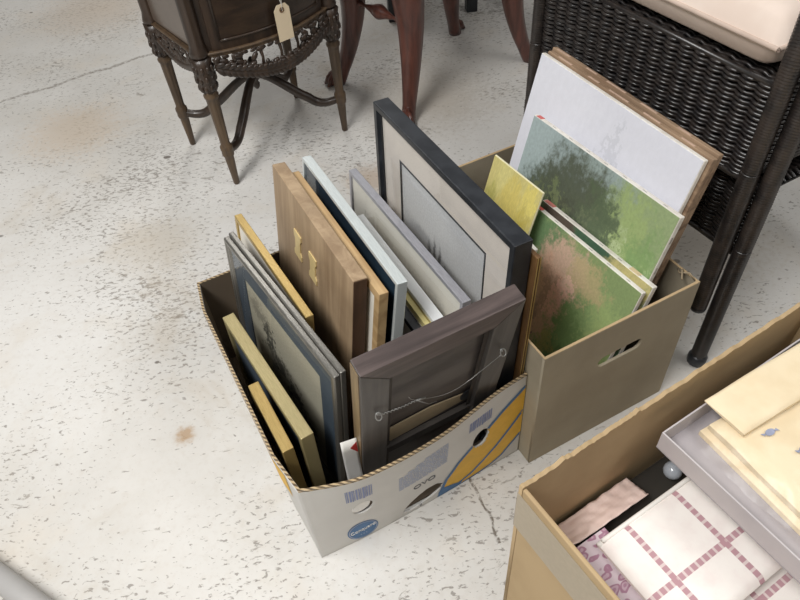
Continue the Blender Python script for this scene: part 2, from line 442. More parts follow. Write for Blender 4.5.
def holed_wall(name,NX,NZ,z_top,thick,m,parent):
    P={}; inside={}
    cs=[(sum(p[0] for p in h)/len(h),sum(p[1] for p in h)/len(h)) for h in holes]
    for i in range(NX+1):
        for j in range(NZ+1):
            u=AW*i/NX; z=.001+(z_top(u)-.001)*j/NZ; ins=0
            for h,c in zip(holes,cs):
                d=(u-c[0],z-c[1]); l=math.hypot(*d)
                if l<1e-9: ins=1; P[i,j]=(u,z); break
                rr=radial(h,c,(d[0]/l,d[1]/l))
                if l<rr: ins=1; P[i,j]=(c[0]+d[0]/l*rr,c[1]+d[1]/l*rr); break
            else: P[i,j]=(u,z)
            inside[i,j]=ins
    mb=MB(); idx={}
    for k,(u,z) in P.items(): idx[k]=len(mb.v); mb.v.append(Vector((u,-bow_s(u,z),z)))
    for i in range(NX):
        for j in range(NZ):
            q=[(i,j),(i+1,j),(i+1,j+1),(i,j+1)]
            if sum(inside[k] for k in q)==4: continue
            mb.f.append(tuple(idx[k] for k in q)); mb.sm.append(True)
    o=mb.build(name,m,parent,fix=False)
    q=o.modifiers.new('solid','SOLIDIFY'); q.thickness=thick; q.offset=-1
    return o
holed_wall('front_panel',120,72,lambda u:AH+.0012*noise.noise((u*60,1.3,0)),.003,M_whitecard,bx)
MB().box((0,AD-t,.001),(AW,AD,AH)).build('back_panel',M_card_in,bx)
def bow_l(v,z): return .0125*min(1,math.sin(PI*min(1,max(0,v/AD)))*2.2)*(max(0,z)/AH)**.5
lw_=MB().grid(40,16,lambda a,b:(-bow_l(AD*a,AH*b),.001+(AD-.002)*a,.001+(AH-.001)*b)).build('side_panel',M_whitecard,bx,fix=False)
q=lw_.modifiers.new('solid','SOLIDIFY'); q.thickness=t; q.offset=1
MB().grid(40,8,lambda a,b:(-bow_l(.04+.42*a,.165+.07*b)-.0006,.04+.42*a,.165+.07*b)).build('printed_stripe',M_yellow,bx)
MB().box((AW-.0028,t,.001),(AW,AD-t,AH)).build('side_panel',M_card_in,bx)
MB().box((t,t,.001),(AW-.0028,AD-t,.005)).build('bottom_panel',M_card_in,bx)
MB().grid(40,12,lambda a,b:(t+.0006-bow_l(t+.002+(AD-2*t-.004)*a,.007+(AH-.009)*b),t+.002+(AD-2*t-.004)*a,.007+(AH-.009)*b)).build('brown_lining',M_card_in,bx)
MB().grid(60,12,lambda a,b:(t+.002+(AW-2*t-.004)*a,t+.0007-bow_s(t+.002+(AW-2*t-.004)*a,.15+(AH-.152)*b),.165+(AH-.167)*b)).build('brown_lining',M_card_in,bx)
em=MB()
em.grid(60,1,lambda a,b:(AW*a,.0003+(t-.0006)*b-bow_s(AW*a,AH),AH+.0016),False); em.grid(60,1,lambda a,b:(AW*a,-.0002-bow_s(AW*a,AH),AH-.0015+.0031*b),False)
em.grid(40,1,lambda a,b:(.0003+(t-.0006)*b-bow_l(AD*a,AH),AD*a,AH+.0014),False); em.box((0,AD-t+.0003,AH-.0005),(AW,AD-.0003,AH+.001)); em.box((AW-.0026,t,AH-.0005),(AW-.0003,AD-t,AH+.001))
em.build('cut_edge',M_cardedge,bx)
MB().prism(ell(.0845,.134,.0165,.018,20,R(-8)),.0022,.0030,lambda x,z,y:(x,y+(.130-z)*.10-bow_s(.087,.13),z)).build('hole_flap',M_white,bx)
def decal(name,pts,m,parent,y=-.0005,th=.0003):
    c=(sum(p[0] for p in pts)/len(pts),sum(p[1] for p in pts)/len(pts)); mb=MB(); n=len(pts); K=6
    vs=[c]+[(c[0]+(p[0]-c[0])*k/K,c[1]+(p[1]-c[1])*k/K) for k in range(1,K+1) for p in pts]
    fs=[(0,1+i,1+(i+1)%n) for i in range(n)]+[(1+k*n+i,1+(k+1)*n+i,1+(k+1)*n+(i+1)%n,1+k*n+(i+1)%n) for k in range(K-1) for i in range(n)]
    return mb.add([(x,y-bow_s(x,z),z) for x,z in vs],fs).build(name,m,parent)
top=[(.2344,.011),(.2475,.0555),(.273,.096),(.296,.117),(.318,.135),(.36,.172),(.4120,.212)]
mid=[(.247,.004),(.275,.011),(.3035,.022),(.33,.044),(.356,.068),(.38,.097),(.4120,.140)]
low=[(.275,.003),(.30,.004),(.327,.006),(.350,.012),(.371,.022),(.39,.044),(.4120,.068)]
def strip(a,b): return a+list(reversed(b))
def cut(pts,fn): return pts
up=strip(top,mid); 
# the round hole is cut through the upper stripe, so that stripe is built in two pieces round it
def band(name,a,b,m,y=-.0004,hole=None):
    n=40; mb=MB()
    def at(c,s):
        k=s*(len(c)-1); i=min(int(k),len(c)-2); f=k-i
        return Vector((c[i][0]+(c[i+1][0]-c[i][0])*f,c[i][1]+(c[i+1][1]-c[i][1])*f))
    mm=14
    for i in range(n):
        for j in range(mm):
            q=[at(a,s).lerp(at(b,s),w) for s,w in ((i/n,j/mm),((i+1)/n,j/mm),((i+1)/n,(j+1)/mm),(i/n,(j+1)/mm))]
            c=sum(q,Vector((0,0)))/4
            if hole and ((c.x-hole[0])/hole[2])**2+((c.y-hole[1])/hole[3])**2<1: continue
            if min(p.y for p in q)<.002 or max(p.x for p in q)>AW-.0004: continue
            mb.add([(p.x,y-bow_s(p.x,p.y),p.y) for p in q],[(0,1,2,3)])
    return mb.build(name,m,bx)
hole=(.319,.133,.019,.027)
band('printed_stripe',top,mid,M_yellow,hole=hole); band('printed_stripe',mid,low,M_yellow,hole=hole)
def outline(c,w,y=-.0008):
    a=[(x-w*.5,z+w*.5) for x,z in c]; b=[(x+w*.5,z-w*.5) for x,z in c]
    return band('stripe_outline',a,b,M_blue,y,hole)
outline(top[:5],.006); outline(top[4:],.006); outline(mid,.005); outline(low,.004)
decal('stripe_foot',[(.229,.003),(.233,.016),(.243,.030),(.262,.022),(.284,.010),(.274,.002)],M_blue,bx,-.0010)
def barcode(x0,x1,z0,z1):
    mb=MB(); x=x0; rnd=random.Random(3)
    while x<x1:
        w=rnd.choice((.0012,.002,.003)); mb.box((x,-.0007,z0+rnd.uniform(0,.003)),(min(x+w,x1),-.0004,z1)); x+=w+rnd.choice((.0011,.0018))
    bend(mb.build('barcode', mat('barcode_blue',(132,142,178),.7,.05,60),bx))
barcode(.062,.1045,.168,.210); barcode(.291,.339,.178,.210)
mb=MB(); rnd=random.Random(5)
for r in range(11):
    z=.124+r*.0066
    x=.152 if r<8 else .152+(r-7)*.016; xe=.246
    while x<xe:
        w=rnd.uniform(.003,.012); mb.box((x,-.0007,z+(x-.152)*.10),(min(x+w,xe),-.0004,z+.0046+(x-.152)*.10)); x+=w+.0015
bend(mb.build('printed_text',mat('text_blue',(172,177,192),.7,.05,60),bx))
Mtxt=Matrix.Translation((0,-.0006,0))@Matrix.Rotation(R(90),4,'X')
bend(lettering('lettering','OVO',.020,M_darkprint,bx,Matrix.Translation((.2015,-.0006,.101))@Matrix.Rotation(R(90),4,'X')@Matrix.Rotation(R(3),4,'Z')))
ov=decal('oval_emblem',ell(.081,.0385,.028,.035,28,R(15)),M_blue,bx,-.0005)
orim=MB(); o1=ell(.081,.0385,.0262,.0328,28,R(15)); o2=ell(.081,.0385,.0242,.0305,28,R(15))
orim.add([(x,-.0009,z) for x,z in o1]+[(x,-.0009,z) for x,z in o2],[(i,(i+1)%28,28+(i+1)%28,28+i) for i in range(28)]); bend(orim.build('emblem_rim',M_paleblue,bx))
bend(lettering('lettering','Conquero',.0125,M_white,bx,Matrix.Translation((.081,-.0010,.042))@Matrix.Rotation(R(90),4,'X')@Matrix.Rotation(R(6),4,'Z')@Matrix.Diagonal((.9,1.3,1,1))))
bend(lettering('lettering','• • •',.008,M_paleblue,bx,Matrix.Translation((.081,-.0010,.022))@Matrix.Rotation(R(90),4,'X')))

# ---- brown carton with paintings
bb=thing('brown_carton','open plain brown cardboard box with an oval hand hole, holding the unframed paintings','box',TB_B)
plate('front_panel',[(0,.001),(BW,.001)]+wall_edge(BW,0,BH,.0015,4.2),[slot(.168,.224,.096,.026)],.005,M_card_b,bb)
MB().box((0,.005,.001),(.004,BD-.005,BH)).build('side_panel',M_card_b,bb)
MB().box((BW-.005,.005,.001),(BW,BD-.005,BH)).build('side_panel',M_card_b,bb)
MB().box((0,BD-.005,.001),(BW,BD,BH)).build('back_panel',M_card_b,bb)
MB().box((.004,.005,.001),(BW-.005,BD-.005,.005)).build('bottom_panel',M_card_b,bb)
mb=MB(); mb.tube([(BW-.004,.008,BH),(BW-.010,.018,BH+.012),(BW-.02,.03,BH+.008),(BW-.012,.04,BH+.004)],.0018,6)
mb.tube([(BW-.004,.036,BH+.002),(BW-.018,.028,BH+.014),(BW-.028,.016,BH+.008)],.0015,6); mb.build('torn_liner',M_kraft,bb)
em=MB(); em.box((0,.0003,BH-.0008),(BW,.0047,BH+.0012)); em.box((.0003,.005,BH-.0005),(.0037,BD-.005,BH+.001)); em.box((BW-.0047,.005,BH-.0005),(BW-.0003,BD-.005,BH+.001)); em.box((0,BD-.0047,BH-.0005),(BW,BD-.0003,BH+.001))
em.build('cut_edge',M_card_c,bb)

# ------------------------------------------------------------------ frames standing in the cartons
def stand(TB,uf,ub,v0,v1,h,lean,t,zb=None):
    zb=zb or (.06 if h<.26 else .0065)
    ey=Vector((ub-uf,v1-v0,0)); L=ey.length; ey.normalize(); exh=Vector((ey.y,-ey.x,0)); a=R(lean)
    ez=Vector((0,0,math.cos(a)))+exh*math.sin(a); ex=exh*math.cos(a)-Vector((0,0,math.sin(a)))
    z0=zb+t*math.sin(a); H=(h-z0)/math.cos(a)
    o=Vector((uf,v0,h))-ez*H
    return TB@basis(o,ex,ey,ez), L, H
def flat_prof(w,t): return [(0,0),(w,0),(w,t),(0,t)]
def sheet(name,x0,x1,a,L,H,m,parent,label=None):
    return MB().box((x0,a,a),(x1,L-a,H-a)).build(name,m,parent,label=label)
G_A='picture frames in the white carton'
def frame(TB,name,label,uf,ub,v0,v1,h,lean,t,prof,m,fill,group=G_A,bevel=.0012,cat='picture frame'):
    M,L,H=stand(TB,uf,ub,v0,v1,h,lean,t)
    r=thing(name,label,cat,M,group)
    MB().ring(L,H,prof).build('moulding',m,r,bevel)
    fill(r,L,H,prof,t)
    return r
def window(r,L,H,x,a,w,m,inner,mat_name='mat_board',bot=None):
    # mat board ring + the print in its window
    MB().ring(L-2*a,H-2*a,[(0,x),(w,x),(w,x+.0015),(0,x+.0015)]).build(mat_name,m,r)
    r.children[-1].location=(0,a,a)
    o=MB().box((0,0,0),(.001,L-2*a-2*w+.004,H-2*a-2*w+.004)).build('print',inner,r); o.location=(x+.002,a+w-.002,a+w-.002)

def kids(r): return [o for o in bpy.data.objects if o.parent==r]
def window2(r,L,H,x,a,w,m,inner,mat_name='mat_board'):
    o=MB().ring(L-2*a,H-2*a,[(0,0),(w,0),(w+.001,.0015),(0,.0015)]).build(mat_name,m,r); o.location=(x,a,a)
    p=MB().box((0,0,0),(.001,L-2*a-2*w+.004,H-2*a-2*w+.004)).build('print',inner,r); p.location=(x+.002,a+w-.002,a+w-.002)
    return p
def back(r,L,H,w,t,m=None): sheet('backing',t-.0016,t-.0004,w-.003,L,H,m or M_kraft,r)
def pane(r,L,H,a,x): MB().add([(x,a,a),(x,L-a,a),(x,L-a,H-a),(x,a,H-a)],[(0,3,2,1)]).build('glass',M_glass,r,fix=False)

# small gold frame, front left
def f_gold(r,L,H,prof,t):
    sheet('mat_board',.004,.005,.012,L,H,M_cream,r); back(r,L,H,.014,t,M_dark)
frame(TB_A,'gold_framed_picture','smallest gold frame, lowest and closest to the long left wall of the white carton',.0042,.0014,.066,.214,.253,0,.0185,flat_prof(.014,.0185),M_gold,f_gold)
def f_gold2(r,L,H,prof,t):
    sheet('mat_board',.005,.006,.013,L,H,M_navy,r); back(r,L,H,.015,t,M_dark)
frame(TB_A,'gold_framed_picture','longer pale gold frame just behind the smallest gold frame',.0362,.0125,.062,.367,.270,1,.0215,flat_prof(.015,.0215),M_paleg,f_gold2)

silver_prof=[(0,.002),(.002,.0),(.006,.0),(.008,.002),(.012,.002),(.016,.005),(.016,.0105),(0,.0105)]
def f_silver1(r,L,H,prof,t):
    pr=painting('etching_dim',L-.1,H-.1,(176,170,152),[(.3,.62,.06,.16,(60,60,56),.9),(.42,.5,.10,.10,(56,56,52),.8),(.62,.36,.09,.10,(48,50,48),.85),(.8,.24,.10,.06,(54,54,50),.8),(.15,.8,.12,.1,(112,108,98),.6)],20,.22)
    p=window2(r,L,H,.0055,.014,.042,M_navy,pr)
    pane(r,L,H,.014,.0042); back(r,L,H,.016,t,M_dark)
frame(TB_A,'silver_framed_picture','silver frame with a dark blue mat round a grey landscape etching, facing the gold frames',.1060,.0672,.060,.440,.379,6,.0105,silver_prof,M_silver,f_silver1)
def f_silver2(r,L,H,prof,t):
    sheet('mat_board',.0050,.006,.014,L,H,M_navy,r); back(r,L,H,.016,t,M_dark)
frame(TB_A,'silver_framed_picture','matching silver frame pressed flat against the back of the etching frame',.1170,.0786,.062,.446,.380,6,.0105,silver_prof,M_silver,f_silver2)
def f_gold3(r,L,H,prof,t):
    sheet('mat_board',.003,.004,.008,L,H,M_cream,r); back(r,L,H,.01,t,M_dark)
    MB().box((.0145,.02,.0),(.0170,L*.55,H*.93)).build('black_backboard',M_black,r)
frame(TB_A,'gold_framed_picture','thin bright gold frame standing between the silver frames and the plywood panel',.1195,.1065,.196,.500,.370,7,.0140,flat_prof(.010,.0140),M_gold,f_gold3)

# plywood panel with two brass hangers
M,L,H=stand(TB_A,.190,.196,.150,.492,.452,8,.024)
r=thing('plywood_sheet','thick brown plywood panel with two brass hanger plates on its face','panel',M,G_A)
MB().box((0,0,0),(.024,L,H)).build('panel',M_woodtan,r,.0012)
dark=wood('dark_end_grain',(92,66,46),(60,42,30),'z',.6)
MB().box((.001,-.0012,.001),(.023,-.0001,H-.002)).build('end_edge',dark,r)
def plate_shape(y,z):
    pts=[(-.016,-.027),(.016,-.027),(.016,-.017),(.011,-.010),(.011,.010),(.016,.017),(.016,.027),(-.016,.027),(-.016,.017),(-.011,.010),(-.011,-.010),(-.016,-.017)]
    return [(y+a,z+b) for a,b in pts]
for y,z in ((L*.655,H-.097),(L*.455,H-.097)):
    p=MB().prism([(a*1.0,b) for a,b in plate_shape(y,z)],-.0025,-.0002,lambda a,b,x:(x,a,b)).build('hanger_plate',M_brass,r)
def f_pine(r,L,H,prof,t):
    sheet('print',.003,.004,.012,L,H,M_cream,r); back(r,L,H,.014,t,M_dark)
frame(TB_A,'pine_framed_picture','narrow pale pine frame pressed against the back of the plywood panel',.2155,.220,.118,.470,.438,8,.016,flat_prof(.016,.016),M_woodpale,f_pine)
def f_teal(r,L,H,prof,t):
    pr=painting('teal_night',L,H,(34,52,66),[(.3,.7,.3,.3,(24,38,52),.9),(.7,.4,.3,.3,(46,66,78),.7),(.5,.9,.4,.15,(20,32,44),.8)],30,.2)
    sheet('print',.004,.005,.006,L,H,pr,r); pane(r,L,H,.006,.0028); back(r,L,H,.008,t,M_dark)
frame(TB_A,'silver_framed_picture','bright silver metal frame round a dark teal picture, behind the pine frame',.2435,.251,.112,.486,.450,8,.0175,flat_prof(.007,.0175),M_bsilver,f_teal)
def f_white(r,L,H,prof,t):
    o=MB().ring(L-.016,H-.016,[(0,0),(.020,0),(.020,.001),(0,.001)]).build('mat_board',mat('yellow_mat',(232,218,150),.7,.04,20),r); o.location=(.0004,.008,.008)
    sheet('print',.0016,.0026,.026,L,H,M_black,r); back(r,L,H,.012,t)
frame(TB_A,'white_framed_print','low white frame with a yellow mat and black print, wedged between two silver frames',.300,.306,.100,.415,.335,5,.0205,flat_prof(.009,.0205),mat('white_enamel',(230,232,233),.35,.03,20),f_white)
M,L,H=stand(TB_A,.2885,.2945,.098,.405,.326,5,.0095)
r=thing('mount_board','pale yellow mount board standing low against the left of the white framed print','board',M,G_A)
MB().box((0,0,0),(.0095,L,H)).build('board',mat('yellow_mat',(232,218,150),.7,.04,20),r,.0008)
MB().box((-.0006,.012,.012),(-.0001,L-.012,H-.012)).build('mounted_print',M_cream,r)
def f_thin(r,L,H,prof,t):
    sheet('print',.004,.005,.008,L,H,M_cream,r); back(r,L,H,.01,t,M_dark)
frame(TB_A,'black_framed_picture','low thin black frame standing against the yellow mount board, lowest of the dark frames',.2705,.2765,.096,.392,.316,5,.0150,flat_prof(.010,.0150),M_black,f_thin)
def f_mat(r,L,H,prof,t):
    pr=painting('pale_sketch',L,H,(218,214,204),[(.5,.6,.4,.3,(206,200,188),.8),(.3,.4,.2,.2,(196,192,184),.7)],14,.2)
    window2(r,L,H,.004,.007,.05,M_cream,pr); pane(r,L,H,.007,.0026); back(r,L,H,.009,t)
frame(TB_A,'aluminium_framed_sketch','grey aluminium frame with a wide cream mat, left of the big black frame',.338,.339,.083,.492,.382,4.5,.0155,flat_prof(.008,.0155),M_gsilver,f_mat)
def f_black(r,L,H,prof,t):
    w,h2=L-.16,H-.16
    pr=painting('misty_wash',w,h2,(192,192,193),[(.25,.86,.5,.16,(214,214,214),.8),(.30,.66,.22,.07,(158,158,160),.7),(.62,.62,.22,.06,(160,160,162),.6),
      (.36,.56,.030,.16,(96,96,98),.85),(.43,.60,.018,.15,(84,84,86),.85),(.50,.54,.024,.20,(80,80,82),.9),(.57,.50,.016,.17,(92,92,94),.85),(.63,.47,.022,.16,(84,84,86),.85),(.70,.44,.014,.14,(100,100,102),.8),(.78,.42,.020,.12,(98,98,100),.8),
      (.52,.40,.30,.10,(132,132,134),.7),(.8,.22,.4,.16,(216,216,216),.9),(.2,.3,.3,.14,(206,206,206),.8)],26,.035)
    o=MB().ring(L-.024,H-.024,[(0,0),(.068,0),(.069,.0015),(0,.0015)]).build('mat_board',M_ivory,r); o.location=(.010,.012,.012)
    o=MB().ring(w+.004,h2+.004,[(0,0),(.004,0),(.004,.001),(0,.001)]).build('mat_bevel',M_black,r); o.location=(.0095,.078,.078)
    p=MB().box((0,0,0),(.001,w,h2)).build('print',pr,r); p.location=(.0122,.08,.08)
    pane(r,L,H,.013,.0075); back(r,L,H,.016,t)
frame(TB_A,'black_framed_drawing','large glossy black frame with an ivory mat round a misty grey drawing',.3785,.3883,.019,.457,.529,2,.030,[(0,.001),(.001,0),(.011,0),(.015,.006),(.015,.03),(0,.03)],M_black,f_black)
def f_brown(r,L,H,prof,t):
    sheet('print',.003,.0038,.01,L,H,M_dark,r)
    for k,(x0,x1) in enumerate(((.0016,.0026),(.0060,.0070))):
        MB().box((x0,-.0012,0),(x1,-.0001,H-.001)).build('gilt_line',M_gold,r)
frame(TB_A,'brown_framed_picture','tall slim brown wooden frame squeezed between the black frame and the brown box',.4102,.4110,.008,.15,.500,2,.0075,flat_prof(.014,.0075),M_woodbrown,f_brown)

# dark mitred frame seen from behind, tipped over the front wall of the carton
lean=R(11); u0,u1=.1105,.3545; top_h=.4975; tk=.028
ey=Vector((-1,0,0)); ez=Vector((0,-math.sin(lean),math.cos(lean))); ex=ey.cross(ez)   # +x points to the carton's back
ex=Vector((0,math.cos(lean),math.sin(lean)))
# local: x = depth away from viewer, y = along the width (to the left), z = up the frame
zb=.0068; H=(top_h-zb)/math.cos(lean); org=Vector((u1,.0056,.2425))-ez*((.2425-zb)/math.cos(lean))
L=u1-u0
r=thing('dark_framed_picture','dark mitred frame turned back to front, hanging wire showing, leaning on the printed carton wall','picture frame',TB_A@basis(org,ex,Vector((-1,0,0)),ez),G_A)
for k in range(4): pass
def rail(pts,axis,name='rail'):
    m=wood('grey_stained_'+axis,(100,87,84) if axis=='y' else (96,91,87),(62,53,51) if axis=='y' else (66,62,59),axis,.42)
    mb=MB(); mb.prism(pts,0,tk,lambda y,z,x:(x,y,z)); return mb.build(name,m,r,.0012)
w=.042
rail([(0,H),(L,H),(L-w,H-w),(w,H-w)],'y'); rail([(0,0),(w,w),(L-w,w),(L,0)],'y')
rail([(0,0),(0,H),(w,H-w),(w,w)],'z'); rail([(L,0),(L-w,w),(L-w,H-w),(L,H)],'z')
MB().box((.004,L+.0001,.002),(tk-.002,L+.0012,H-.004)).build('gilt_side',wood('worn_gilt',(150,128,92),(84,66,52),'z',.45),r)
MB().box((.014,w-.003,w-.003),(.017,L-w+.003,H-w+.003)).build('backing',mat('stained_board',(94,88,84),.5,.2,5,c2=(62,56,54),stretch=(1,1,3)),r)
rb=MB().ring(L-2*w+.004,H-2*w+.004,[(0,0),(.010,0),(.004,.006),(0,.006)]).build('rabbet',M_dark,r); rb.location=(.0075,w-.002,w-.002)
zc=(.2425-zb)/math.cos(lean)   # rim level on the frame
MB().prism([(.055,zc-.012),(.19,zc-.028),(.197,zc-.022),(.193,zc+.024),(.12,zc+.028),(.052,zc+.012)],.0095,.0115,lambda y,z,x:(x,y,z)).build('paper_strip',M_kraft,r)
MB().prism([(w,zc-.06),(L-w,zc-.06),(L-w,zc-.036),(w,zc-.036)],.004,.013,lambda y,z,x:(x,y,z)).build('brace',M_dark,r)
MB().prism(ell(.053,zc+.006,.012,.016,16),.0085,.0093,lambda y,z,x:(x,y,z)).build('paper_hole',M_black,r)
sc=[(.222,zc+.137),(.02,zc+.145)]
for y,z in sc:
    mb=MB(); mb.tube([(-.004+.004*math.cos(a)-.004,y+.0045*math.sin(a),z+.0045*math.cos(a)) for a in [2*PI*k/12 for k in range(13)]],.0011,6,False); mb.tube([(-.001,y,z),(-.006,y,z)],.0014,6); mb.build('screw_eye',M_metal,r)
pts=[]; 
ka=(-.004,.160,zc+.118)
def wire(p,q,sag,tw):
    P,Q=Vector(p),Vector(q); out=[]
    for k in range(41):
        s=k/40; v=P.lerp(Q,s); v.z-=sag*4*s*(1-s); v+=Vector((math.cos(s*tw),0,math.sin(s*tw)))*.0012; out.append(v)
    return out
mb=MB(); mb.tube(wire((-.006,sc[0][0],sc[0][1]),ka,.004,70),.0008,5); mb.tube(wire(ka,(-.006,sc[1][0],sc[1][1]-.01),.035,8),.0006,5)
mb.tube([ka,(-.007,.172,zc+.14),(-.008,.176,zc+.152)],.0005,5); mb.tube([ka,(-.009,.140,zc+.095),(-.008,.126,zc+.088)],.0005,5); mb.tube([ka,(-.004,.145,zc+.112)],.0016,6)
mb.build('hanging_wire',M_metal,r)

# white paper tucked in the front left of the carton
M=TB_A@Matrix.Translation((.083,.018,.007))
r=thing('paper_sheet','white paper slip with a red mark, tucked inside the carton behind the oval hole','paper',M)
MB().grid(6,8,lambda a,b:(a*.025,.006*math.sin(b*3)-.004*a,b*.274),True).build('sheet',M_white,r,solid=.0006)
MB().prism([(.013,.250),(.024,.232),(.024,.264)],-.0012,-.0008,lambda x,z,y:(x,y+.006*math.sin(z/.274*3)-.004*x/.025,z)).build('red_mark',M_red,r)

# ---- paintings in the brown carton
G_B='paintings in the brown box'
def canvas(label,uf,ub,v0,v1,h,lean,t,face,edge=M_canvas,name='canvas_painting',marks=(),stapled=True):
    M,L,H=stand(TB_B,uf,ub,v0,v1,h,lean,t)
    r=thing(name,label,'painting',M,G_B)
    MB().box((.0006,0,0),(t,L,H)).build('stretched_canvas',edge,r,.0015)
    o=MB().box((0,.0012,.0012),(.0008,L-.0012,H-.0012)).build('painted_face',face(L,H),r)
    for a,b,c in marks:
        MB().box((.001,L*a,H-.0002),(t*.9,L*b,H+.0005)).build('paint_smear',mat('smear_%d_%d_%d'%c,c,.6,.1,30),r)
    if stapled:
        k=.03
        while k<L-.02: MB().box((t*.35,k,H-.0001),(t*.42,k+.009,H+.0006)).build('staple',M_metal,r); k+=.045
        k=.05
        while k<H-.03: MB().box((t*.3,-.0006,H-k),(t*.6,.0001,H-k+.012)).build('canvas_fold',mat('fold_grey',(168,162,154),.8,.1,20),r); k+=.06
    return r
canvas('large pale lavender-white canvas with faint grey smudges, tallest in the brown box',.302,.306,.052,.455,.535,14,.010,
  lambda L,H:painting('pale_ground',L,H,(212,213,222),[(.35,.62,.10,.12,(176,178,186),.6),(.55,.78,.03,.2,(188,190,198),.5),(.7,.5,.3,.1,(198,199,208),.5),(.2,.9,.3,.2,(220,221,229),.6)],12,.2,grain=.03),stapled=False)
for k,(uf,lab) in enumerate(((.3135,'thin weathered wooden board directly behind the lavender canvas'),(.3265,'weathered wooden board rearmost in the brown box, touching the wicker chair side'))):
    M,L,H=stand(TB_B,uf,uf+.0055,.046+.002*k,.452+.004*k,.536+.002*k,14,.0105)
    r=thing('wooden_board',lab,'board',M,'boards behind the paintings')
    MB().box((0,0,0),(.0105,L,H)).build('board',M_board,r,.001)
    for q in range(5): MB().box((.001,.04+q*.075+.02*k,H-.0002),(.005,.068+q*.075+.01*((q*7)%3)+.02*k,H+.0006)).build('paper_scrap',mat('scrap_cream',(206,176,156),.8,.1,30),r)
canvas('green tree landscape painting with grey-blue sky, in front of the lavender canvas',.263,.251,.034,.392,.456,15,.012,
  lambda L,H:painting('tree_landscape',L,H,(142,158,116),[(.12,.9,.30,.34,(158,172,174),.95),(.45,1.0,.30,.14,(146,160,160),.9),
   (.24,.60,.25,.30,(66,74,56),.95),(.42,.78,.27,.24,(78,84,70),.95),(.48,.50,.26,.30,(60,64,52),.95),(.63,.72,.17,.22,(84,98,74),.9),(.38,.42,.2,.16,(70,80,56),.9),
   (.80,.80,.10,.22,(150,168,112),.9),(.92,.66,.14,.26,(122,150,96),.9),(.72,.40,.05,.26,(176,196,150),.55),(.62,.30,.10,.05,(96,84,58),.8),(.55,.16,.34,.16,(120,140,82),.9),(.85,.28,.2,.2,(160,180,132),.9),(.1,.48,.08,.1,(122,134,64),.8),(.5,.62,.05,.04,(110,118,96),.6),(.32,.74,.05,.06,(120,132,90),.55),(.20,.70,.06,.08,(104,112,80),.7),(.40,.66,.06,.07,(98,106,80),.6),(.55,.74,.06,.07,(104,112,86),.6),(.30,.52,.05,.06,(92,98,72),.6),(.46,.46,.035,.10,(48,46,38),.8),(.40,.30,.16,.05,(84,80,58),.7),(.76,.66,.03,.2,(186,198,160),.5),(.88,.44,.10,.05,(176,192,146),.6),(.70,.16,.2,.06,(150,164,112),.7),(.97,.5,.04,.3,(166,184,140),.6)],22,.17),
  marks=((.945,.985,(196,96,92)),))
canvas('narrow-edged green canvas sandwiched behind the pink path landscape',.219,.206,.012,.288,.345,16,.012,
  lambda L,H:painting('green_edge',L,H,(86,112,82),[(.2,.9,.2,.3,(88,72,66),.9),(.55,.95,.2,.2,(64,92,72),.9),(.85,.95,.2,.2,(196,184,128),.9)],14,.15),
  marks=((.9,.99,(198,120,112)),(.12,.2,(220,196,160))))
canvas('landscape painting of a pink path through green bushes, foremost in the brown box',.195,.183,.011,.283,.346,16,.011,
  lambda L,H:painting('path_landscape',L,H,(130,148,100),[(.16,.88,.26,.2,(94,122,86),.9),(.42,.80,.24,.2,(196,164,146),.9),(.62,.84,.2,.12,(176,160,120),.8),(.30,.52,.22,.3,(192,150,128),.85),
   (.46,.62,.10,.12,(216,168,150),.8),(.28,.36,.06,.2,(128,108,96),.75),(.18,.2,.1,.2,(150,140,138),.8),(.22,.12,.07,.1,(112,88,112),.85),(.66,.5,.22,.26,(110,136,84),.9),(.86,.62,.16,.26,(148,166,108),.9),(.6,.16,.4,.2,(104,130,80),.95),(.8,.3,.12,.12,(164,180,100),.8),(.12,.68,.08,.1,(70,106,62),.8),(.34,.62,.05,.16,(150,122,106),.6),(.50,.74,.08,.06,(222,182,164),.6),(.72,.66,.08,.08,(134,156,104),.6),(.64,.34,.08,.08,(84,112,64),.7),(.9,.45,.08,.1,(170,184,128),.6),(.30,.24,.035,.14,(104,84,98),.6),(.5,.36,.08,.08,(160,150,92),.7)],22,.17),
  marks=((.93,.975,(206,92,84)),))
canvas('small mustard yellow canvas tilted behind the black frame',.171,.165,.248,.390,.402,16.5,.005,
  lambda L,H:painting('mustard',L,H,(198,188,124),[(.3,.9,.2,.2,(206,198,132),.8),(.55,.8,.25,.2,(202,186,104),.8),(.2,.6,.2,.3,(168,164,84),.8),(.8,.6,.2,.3,(186,170,78),.8),(.85,.95,.15,.1,(214,200,112),.8)],12,.2),edge=mat('cream_edge',(220,214,180),.8,.05,20),stapled=False)
canvas('white-edged blank canvas against the box wall, right behind the black frame',.080,.089,.150,.325,.388,10.5,.010,
  lambda L,H:painting('blank',L,H,(226,222,206),[(.5,.5,.4,.4,(216,210,190),.6)],10,.2,grain=.04),stapled=False)

# ------------------------------------------------------------------ tan carton with linens
CX,CY,CYAW,CH=.124,.385,28.5,.39
TB_C=plan(CX,CY,CYAW)@Matrix.Diagonal((1,1,1,1))
